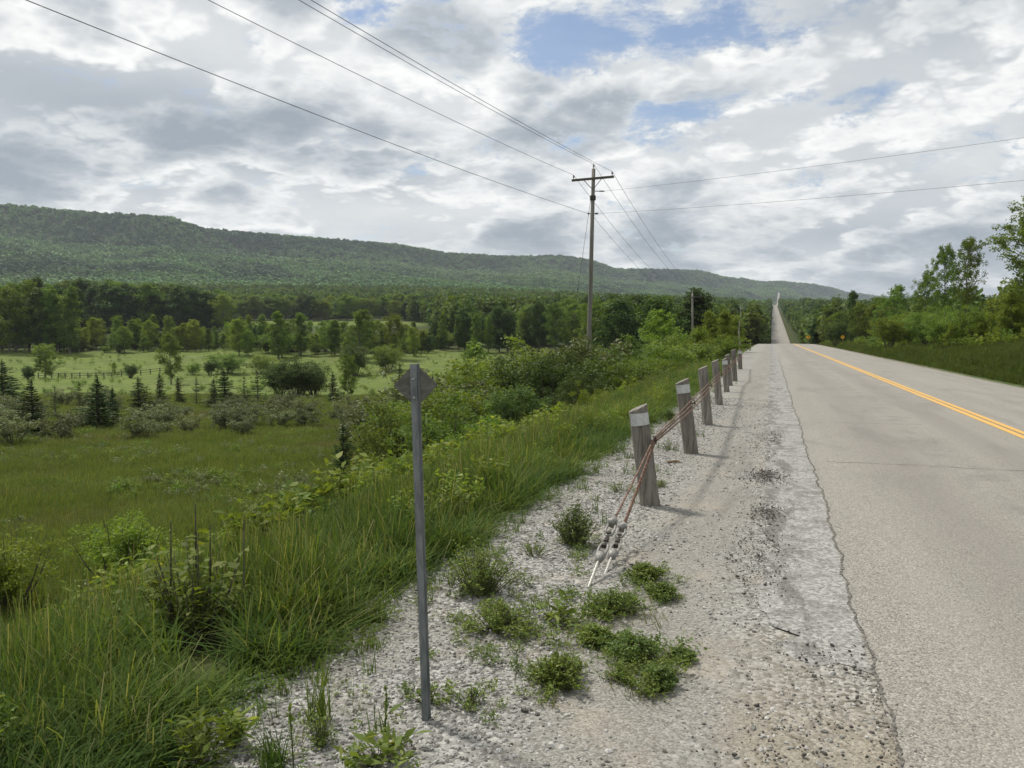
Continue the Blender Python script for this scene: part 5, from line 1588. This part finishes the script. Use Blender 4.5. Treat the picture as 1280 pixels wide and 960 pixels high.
SH = {'smid', 'sdark', 'sbright', 'ssilver'}
cnt_place = [0]
def plant(kind, px, v, top_y=None, h=None, wf=1.0, label='', group=None, cat=None, name=None, var=None):
    cnt_place[0] += 1
    p_ = spot(px, v)
    if top_y is not None:
        h = ray_at(px, top_y, v).z - p_.z
    h = max(h, 0.3)
    k = (cnt_place[0] * 7 + int(px)) % 4 if var is None else var
    a, b_ = FN[kind](k)
    s = h / (HGT[kind] * 1.03)
    nm = name or ('shrub' if kind in SH else ('conifer' if kind in ('con', 'sprig') else 'tree'))
    pn = ('stems', 'foliage') if kind in SH else ('trunk', 'crown')
    return make_thing(nm, label, cat or ('shrub' if nm == 'shrub' else 'tree'), [(pn[0], a), (pn[1], b_)], p_ - Vector((0, 0, 0.03)), (cnt_place[0] * 2.39) % 6.28, (s * wf, s * wf, s), group)
# --- right of the road
plant('near', 1180, 66, 300, wf=0.60, label='tall slender tree with bare lower trunk against the sky right of the road', var=0)
plant('near', 1206, 69, 288, wf=0.58, label='twin of the slender sky-lined tree, standing just to its right', var=1)
plant('near', 1157, 72, 332, wf=0.62, label='shorter ragged tree at the left side of the two slender sky-lined trees', var=2)
plant('near', 1287, 50, 236, wf=0.95, label='tallest tree cut by the right edge of the view', var=3)
plant('near', 1330, 52, 240, wf=1.1, label='large tree just beyond the right edge', var=1)
plant('near', 1272, 58, 345, wf=0.9, label='lower leafy tree under the tallest tree at the right edge', var=2)
plant('round', 1120, 98, 352, wf=0.75, label='round-headed tree standing above the roadside trees left of the slender pair', var=0)
plant('dark', 1064, 165, 360, wf=0.6, label='dark narrow treetop sticking up above the woods right of the road', var=1)
plant('con', 1235, 74, 368, wf=1.0, label='dark pyramid conifer between the slender trees and the tallest tree', var=0)
r_ = random.Random(3)
gA = 'roadside trees of the middle wood right of the road'
for i in range(56):
    px = 1030 + i * 5.2 + r_.uniform(-5, 5); v = r_.uniform(86, 135) if px < 1180 else r_.uniform(72, 105)
    if spot(px, v).x < 11.5: continue
    kd = r_.choice(['airy', 'airy', 'bright', 'airy', 'round'])
    plant(kd, px, v, r_.uniform(366, 392) if px < 1130 else r_.uniform(384, 404), wf=r_.uniform(0.75, 1.0), label='leafy green tree in the close row along the right side of the road', group=gA)
gB = 'saplings on the right bank'
for i in range(60):
    px = 1040 + i * 4.2 + r_.uniform(-6, 6); v = r_.uniform(48, 90)
    if spot(px, v).x < 10.6: continue
    plant(r_.choice(['sap', 'sbright', 'smid']), px, v, h=r_.uniform(1.4, 3.6), label='young bright leafy sapling at the foot of the right-hand trees', group=gB, name='sapling', cat='sapling')
gC = 'trees lining the far dip right of the road'
for i in range(26):
    px = 988 + (i % 13) * 6 + r_.uniform(-3, 3); v = 205 + 8 * (i % 13) * 0 + r_.uniform(0, 85) - (px - 988) * 0.7
    if spot(px, v).x < 12: continue
    plant(r_.choice(['dark', 'round', 'bright']), px, v, r_.uniform(382, 398), wf=1.0, label='rounded tree lining the dip of the road on its right side', group=gC)
plant('sdark', 1046, 122, h=4.2, wf=1.0, label='very dark rounded bush between the two yellow warning signs', var=0)
# --- left of the road, near saplings and trees
plant('dark', 869, 118, 356, wf=1.15, label='tall dark tree towering behind the second utility pole', var=0)
plant('dark', 822, 112, 366, wf=1.05, label='dark green tree left of the towering one', var=2)
plant('bright', 827, 78, 382, wf=0.95, label='bright green young tree in front of the dark trees right of the tall pole', var=1)
plant('sap', 887, 72, 384, wf=1.15, label='bright leafy sapling cluster, left one above the guide posts', var=0)
plant('sap', 905, 70, 382, wf=1.05, label='bright leafy sapling, pointed and middle one above the guide posts', var=1)
plant('sap', 918, 76, 392, wf=1.2, label='bright leafy sapling, right one above the guide posts', var=2)
plant('sap', 872, 60, 404, wf=1.3, label='bushy sapling in front of the three bright saplings', var=3)
plant('sap', 893, 62, 402, wf=1.2, label='bushy sapling directly behind the farthest guide posts', var=1)
pz = spot(923.5, 74)
o = empty('dead_trunk', pz, 'pale bare dead trunk at the right end of the bright saplings', 'tree')
MB().tube([(0, 0, -0.2), (0.06, 0, 1.0), (-0.05, 0, 2.0), (0.02, 0, 3.1)], [0.09, 0.07, 0.06, 0.02], 7).build('trunk', M['bark_pale'], o)
gD = 'dark trees along the left of the road'
for i in range(26):
    px = 842 + (i % 13) * 9.2 + r_.uniform(-4, 4); v = (150 if i < 13 else 200) + r_.uniform(-12, 25)
    x_ = spot(px, v).x
    if x_ > -8.5: 
        continue
    plant(r_.choice(['dark', 'dark', 'round']), px, v, r_.uniform(372, 386), wf=r_.uniform(0.9, 1.2), label='dark leafy tree in the wood along the left side of the road', group=gD)
gE = 'trees of the dark wood behind the tall pole'
for i in range(44):
    px = 545 + (i % 22) * 13.4 + r_.uniform(-6, 6); v = (236 if i < 22 else 258) + r_.uniform(-6, 8)
    if px > 740: v -= 60 + r_.uniform(0, 20)
    top = np.interp(px, [540, 580, 620, 700, 760, 800, 850], [392, 384, 380, 372, 364, 368, 366]) + r_.uniform(-3, 11)
    plant(r_.choice(['dark', 'column', 'dark', 'round']), px, v, top, wf=r_.uniform(0.85, 1.1), label='tall tree in the straight dark wood edge behind the tall utility pole', group=gE)
# --- big wood at the left edge
gF = 'trees of the wood at the left edge'
for i in range(18):
    px = -14 + (i % 9) * 13 + r_.uniform(-5, 5); v = (232 if i < 9 else 256) + r_.uniform(-5, 8)
    plant(r_.choice(['dark', 'round', 'dark', 'column']), px, v, r_.uniform(340, 366), wf=r_.uniform(0.85, 1.0), label='big tree in the tall wood at the far left of the valley', group=gF)
gG = 'trees of the dark wood edge left of centre'
for i in range(36):
    px = 92 + (i % 18) * 11 + r_.uniform(-5, 5); v = (352 if i < 18 else 378) + r_.uniform(-6, 8)
    plant(r_.choice(['dark', 'dark', 'round']), px, v, np.interp(px, [90, 200, 290], [346, 353, 366]) + r_.uniform(-3, 6), wf=r_.uniform(1.0, 1.35), label='broad dark tree in the wood edge behind the row of pale poplars', group=gG)
gH = 'trees behind the small far meadow'
for i in range(38):
    px = 282 + (i % 19) * 13 + r_.uniform(-6, 6); v = (494 if i < 19 else 522) + r_.uniform(-6, 10)
    plant(r_.choice(['dark', 'round', 'round', 'bright']), px, v, r_.uniform(364, 376), wf=r_.uniform(1.2, 1.6), label='rounded tree in the wood edge behind the small far meadow', group=gH)
gI = 'pale poplars along the back of the field'
for i in range(64):
    px = 74 + (i % 32) * 8.2 + r_.uniform(-4, 4); v = (237 if i < 32 else 252) + r_.uniform(-4, 10)
    plant(r_.choice(['column', 'bright', 'bright', 'column']), px, v, r_.uniform(390, 422), wf=r_.uniform(0.8, 1.15), label='small pale green poplar in the loose row along the back of the bright field', group=gI)
gJ = 'mixed trees beyond the bright field'
for i in range(56):
    px = 300 + (i % 28) * 9.4 + r_.uniform(-4, 4); v = (222 if i < 28 else 262) + r_.uniform(-6, 18)
    plant(r_.choice(['round', 'dark', 'bright', 'column']), px, v, r_.uniform(396, 422), wf=r_.uniform(0.85, 1.2), label='small mixed tree beyond the bright field left of the marker post', group=gJ)
gL = 'bushes between the poplars at the back of the field'
for i in range(90):
    px = 60 + i * 5.7 + r_.uniform(-6, 6); v = r_.uniform(226, 262) if px > 300 else r_.uniform(231, 258)
    plant(r_.choice(['smid', 'sdark', 'sbright', 'sap', 'smid', 'column']), px, v, h=r_.choice([2.0, 3.0, 4.2, 6.0]) * r_.uniform(0.8, 1.2), wf=r_.uniform(1.0, 1.7), label='leafy bush or low tree filling the gaps along the back of the bright field', group=gL, name='bush', cat='bush')
# --- distinctive single trees
plant('round', 57, 166, 427, wf=1.25, label='round-crowned tree standing alone on the field fence line', var=1)
plant('round', 214, 150, 414, wf=0.75, label='narrow upright tree in the field at the fence end', var=2)
plant('column', 348, 212, 386, wf=1.15, label='tall oval poplar standing out in front of the far meadow', var=1)
plant('column', 376, 222, 388, wf=1.2, label='darker oval poplar just right of the tall oval one', var=2)
plant('bright', 451, 205, 384, wf=0.95, label='large bright willow-like tree left of the brownish tree', var=3)
plant('bright', 492, 208, 390, wf=1.0, label='bright tree with a brown half-dead stem, above the marker plate', var=0)
plant('round', 595, 92, 422, wf=0.8, label='small bushy tree right of the marker plate at the field corner', var=3)
plant('round', 143, 168, 452, wf=0.5, label='thin young tree beside the fence between the round bush and lone tree', var=0)
plant('round', 435, 92, 440, wf=0.7, label='slim leafy young tree at the near edge of the field, left of marker plate', var=1)
for px, v, top, lb, k, wf in ((36, 164, 457, 'low dark bush left of the lone round tree', 'sdark', 1.2), (163, 164, 453, 'round dark bush by the field fence', 'sdark', 1.2), (284, 175, 441, 'widest bright-topped bush at the back of the field', 'smid', 1.6),
                       (262, 172, 450, 'low dark bush left of the widest bright-topped bush', 'sdark', 1.2), (330, 180, 443, 'round bush right of the widest bright-topped bush', 'smid', 1.5), (372, 98, 447, 'broad dark green bush at the near field edge', 'sdark', 1.5), (350, 102, 452, 'smaller dark green bush touching the broad one', 'sdark', 1.2),
                       (394, 100, 452, 'dark green bush on the right side of the broad one', 'sdark', 1.2), (242, 172, 453, 'little bush left of the low dark one at the field fence', 'smid', 1.1), (486, 185, 430, 'small round bush above the left corner of the marker plate', 'smid', 1.2), (445, 178, 428, 'small bush under the large bright willow', 'sdark', 1.2)):
    plant(k, px, v, top, wf=wf, label=lb)
# --- meadow conifers
for px, v, top, lb, k, wf in ((5, 70, 444, 'stout dark juniper at the left edge of the meadow', 'con', 1.5),
                              (42, 42, 468, 'dark conifer nearest the left edge with silvery bushes at its foot', 'con', 1.25),
                              (100, 62, 466, 'thin see-through conifer between the two dark ones', 'sprig', 1.0),
                              (124, 47, 464, 'broad dark conifer in the middle of the left group', 'con', 1.35),
                              (142, 50, 474, 'smaller conifer leaning on the broad dark one', 'con', 1.0),
                              (174, 58, 466, 'pointed dark conifer right of the broad one', 'con', 1.25),
                              (200, 78, 459, 'taller conifer in front of the narrow field tree', 'con', 1.15),
                              (223, 82, 466, 'small dark conifer between two airy ones', 'con', 1.1),
                              (246, 78, 461, 'airy spruce with open branches at the near field edge', 'sprig', 1.2),
                              (281, 74, 452, 'largest conifer near the middle of the field edge', 'con', 1.3),
                              (268, 72, 464, 'conifer on the left shoulder of the largest one', 'con', 1.0),
                              (306, 76, 464, 'feathery conifer right of the largest one', 'sprig', 1.3),
                              (322, 72, 462, 'feathery light conifer next to the broad dark bush', 'sprig', 1.4),
                              (70, 55, 478, 'low ragged conifer right of the silvery bushes', 'sprig', 1.2),
                              (416, 84, 458, 'little conifer left of the slim young tree', 'con', 1.2),
                              (500, 88, 446, 'little dark conifer peeping over the marker plate', 'con', 1.1),
                              (430, 25, 520, 'dark drooping spruce on the slope left of the marker post', 'con', 1.5)):
    plant(kd, px, v, top, wf=wf, label=lb) if False else plant(k, px, v, top + 3 + ((px * 13) % 7), wf=wf * (0.9 + 0.5 * ((px * 7) % 10) / 10), label=lb)
# --- silvery willows on the meadow
gK = 'silvery shrubs across the meadow'
r_ = random.Random(9)
for i in range(46):
    px = r_.uniform(-10, 500); v = r_.uniform(46, 78)
    plant('ssilver', px, v, h=r_.uniform(0.9, 1.9), wf=r_.uniform(1.0, 1.4), label='silvery grey-green shrub in the rough band across the meadow', group=gK)
for px, v, h, lb in ((75, 40, 1.5, 'pale silvery bush at the foot of the leftmost dark conifer'), (180, 41, 1.6, 'pale silvery bush standing clear below the pointed conifer'), (18, 37, 1.6, 'silvery bush at the left edge below the juniper'), (303, 42, 1.2, 'thin silvery bush in the open meadow below the feathery conifers'), (238, 44, 1.3, 'thin silvery bush in front of the airy spruce'),
                     (205, 44, 0.9, 'low grey bush between the two pale silvery ones')):
    plant('ssilver', px, v, h=h, wf=1.15, label=lb)
# --- thicket at the bottom of the bank
T_ = [(690, 33, 429, 'sdark', 1.15, 'biggest dark dense bush at the foot of the tall pole'), (655, 35, 436, 'sdark', 1.1, 'dark bush joined to the left of the biggest dark bush'), (715, 36, 428, 'sdark', 1.0, 'dark bush partly behind the base of the tall pole'),
      (760, 40, 424, 'ssilver', 1.2, 'pale olive bush right of the tall pole'), (792, 42, 426, 'smid', 1.3, 'mid green bush right of the pale olive one'), (775, 34, 446, 'smid', 1.3, 'leafy bush in front of the pale olive bush'),
      (830, 45, 424, 'smid', 1.4, 'rounded bush below the bright young tree'), (850, 50, 418, 'smid', 1.3, 'rounded bush above the second guide post'), (880, 52, 424, 'sbright', 1.4, 'bright bush above the middle guide posts'), (905, 58, 418, 'sbright', 1.3, 'bright bush above the fifth guide post'),
      (745, 45, 430, 'ssilver', 1.3, 'olive bush close to the right side of the tall pole'), (620, 36, 446, 'smid', 1.3, 'olive green bush left of the dark ones'), (590, 38, 452, 'smid', 1.3, 'bush under the small tree at the field corner'),
      (560, 33, 468, 'ssilver', 1.2, 'grey-green bush just right of the marker plate'), (600, 28, 478, 'smid', 1.2, 'dark-stemmed bush in the hollow right of the marker post'), (640, 26, 482, 'sdark', 1.0, 'shadowy bush in the hollow below the dark bushes'), (560, 23, 500, 'smid', 1.0, 'tangled bush right of the marker post, below the grey-green one'),
      (470, 34, 486, 'ssilver', 1.2, 'grey-green bush left of the marker plate'), (500, 27, 500, 'smid', 1.0, 'tangled bush directly behind the marker post'), (530, 30, 484, 'smid', 1.1, 'leafy bush behind the right corner of the marker plate'), (610, 20.5, 520, 'smid', 0.9, 'low bush at the foot of the bank right of the marker post'),
      (478, 17.5, 566, 'smid', 0.9, 'trailing low bush left of the marker post, half in the bank grass'), (520, 17, 560, 'smid', 0.8, 'dark-stemmed low bush behind the marker post'), (437, 18, 585, 'sbright', 0.8, 'yellowish low bush left of the trailing one'), (590, 17.5, 545, 'sbright', 0.8, 'yellow-green sprawling bush in the hollow'),
      (725, 30, 462, 'sdark', 0.9, 'dark bush right of the biggest one, above the bank undergrowth'), (680, 27, 478, 'sdark', 0.9, 'blackish bush low under the biggest dark bush'), (540, 40, 462, 'ssilver', 1.2, 'silvery bush behind the marker plate'), (660, 42, 430, 'smid', 1.2, 'green bush behind the dark bushes'), (815, 36, 442, 'sbright', 1.1, 'bright bush straight above the nearest guide posts'),
      (740, 25, 480, 'sbright', 0.9, 'bright green leafy bush above the nearest guide post'), (700, 21, 505, 'sbright', 0.8, 'bright green leafy bush on the bank edge'), (850, 38, 446, 'sbright', 1.0, 'bright low bush left of the third guide post'), (650, 18.5, 540, 'sbright', 0.6, 'small bright green leafy bush lowest on the bank edge')]
for px, v, top, k, wf, lb in T_:
    plant(k, px, v, top, wf=wf, label=lb)
# --- low rounded shrubs in the near meadow
st, le = shrub(0.9, 0.62, 850, 26, 8, 30, 0.022, 0.10, 'leaf_bright')
make_thing('shrub', 'low rounded yellow-green shrub with dark twiggy heart in the near meadow', 'shrub', [('stems', st), ('foliage', le)], spot(152, 13), 0.3, 1.35)
st, le = shrub(1.0, 0.62, 851, 26, 8, 30, 0.022, 0.10, 'leaf_bright')
make_thing('shrub', 'low rounded yellow-green shrub cut by the left edge of the view', 'shrub', [('stems', st), ('foliage', le)], spot(8, 11.5), 1.3, 1.3)
# big-leaved plant with last year's dark stalks
pz = spot(245, 4.5)
o = empty('leafy_plant', pz, 'broad-leaved plant with bare dark stalks rising from the bank grass', 'plant')
r = np.random.default_rng(9)
C = []; D = []
mb = MB()
for k in range(48):
    th = r.uniform(0, 6.28); rr = 0.31 * math.sqrt(r.random()); top = np.array([math.cos(th) * rr, math.sin(th) * rr * 0.8, r.uniform(0.35, 0.72) * (1 - 0.25 * (rr / 0.31) ** 2)])
    mb.tube([(top[0] * .3, top[1] * .3, 0), tuple(top)], [0.004, 0.002], 5, cap=False)
    for q in np.linspace(0.4, 1.0, 8):
        a = r.uniform(0, 6.28); dv = np.array([math.cos(a), math.sin(a), 0.1])
        C.append(top * np.array([0.3 + 0.7 * q, 0.3 + 0.7 * q, q]) + dv * 0.035); D.append(dv)
V, F, T = rhombs(np.array(C), 0.034, 0.019, 9, 0.65, np.array(D))
mb.build('stems', M['twig'], o); obj('leaves', mesh_np('leaves', V, F, M['leaf_bright'], T), o)
for k, (dx, dy, hh) in enumerate(((-0.14, -0.05, 0.74), (0.0, 0.0, 0.84), (0.08, 0.05, 0.72), (0.27, -0.06, 0.76))):
    MB().tube([tuple(RGT * dx), tuple(RGT * (dx + 0.01) + Vector((0, 0, hh * 0.5))), tuple(RGT * (dx + 0.02) + Vector((0, 0, hh)))], [0.006, 0.005, 0.003], 6, jitter=0.2).build('dead_stalk', M['twig'], o)

# ================================================================== AIR
m, n, out = new_mat('haze')
pv_ = n.node('ShaderNodeVolumePrincipled')
pv_.inputs['Color'].default_value = (0.80, 0.88, 0.98, 1)
pv_.inputs['Density'].default_value = HAZE
pv_.inputs['Anisotropy'].default_value = 0.2
n.l.new(pv_.outputs[0], out.inputs['Volume'])
zs = [v_.co.z for v_ in bpy.data.objects['ground'].data.vertices]
zlo, zhi = min(zs) - 1.0, max(zs) + 45
mb = MB(); mb.box((0, 0, (zlo + zhi) / 2), (19600, 19600, zhi - zlo))
tag(mb.build('haze', m), kind='stuff', label='thin bluish summer haze over the whole valley', cat='haze')
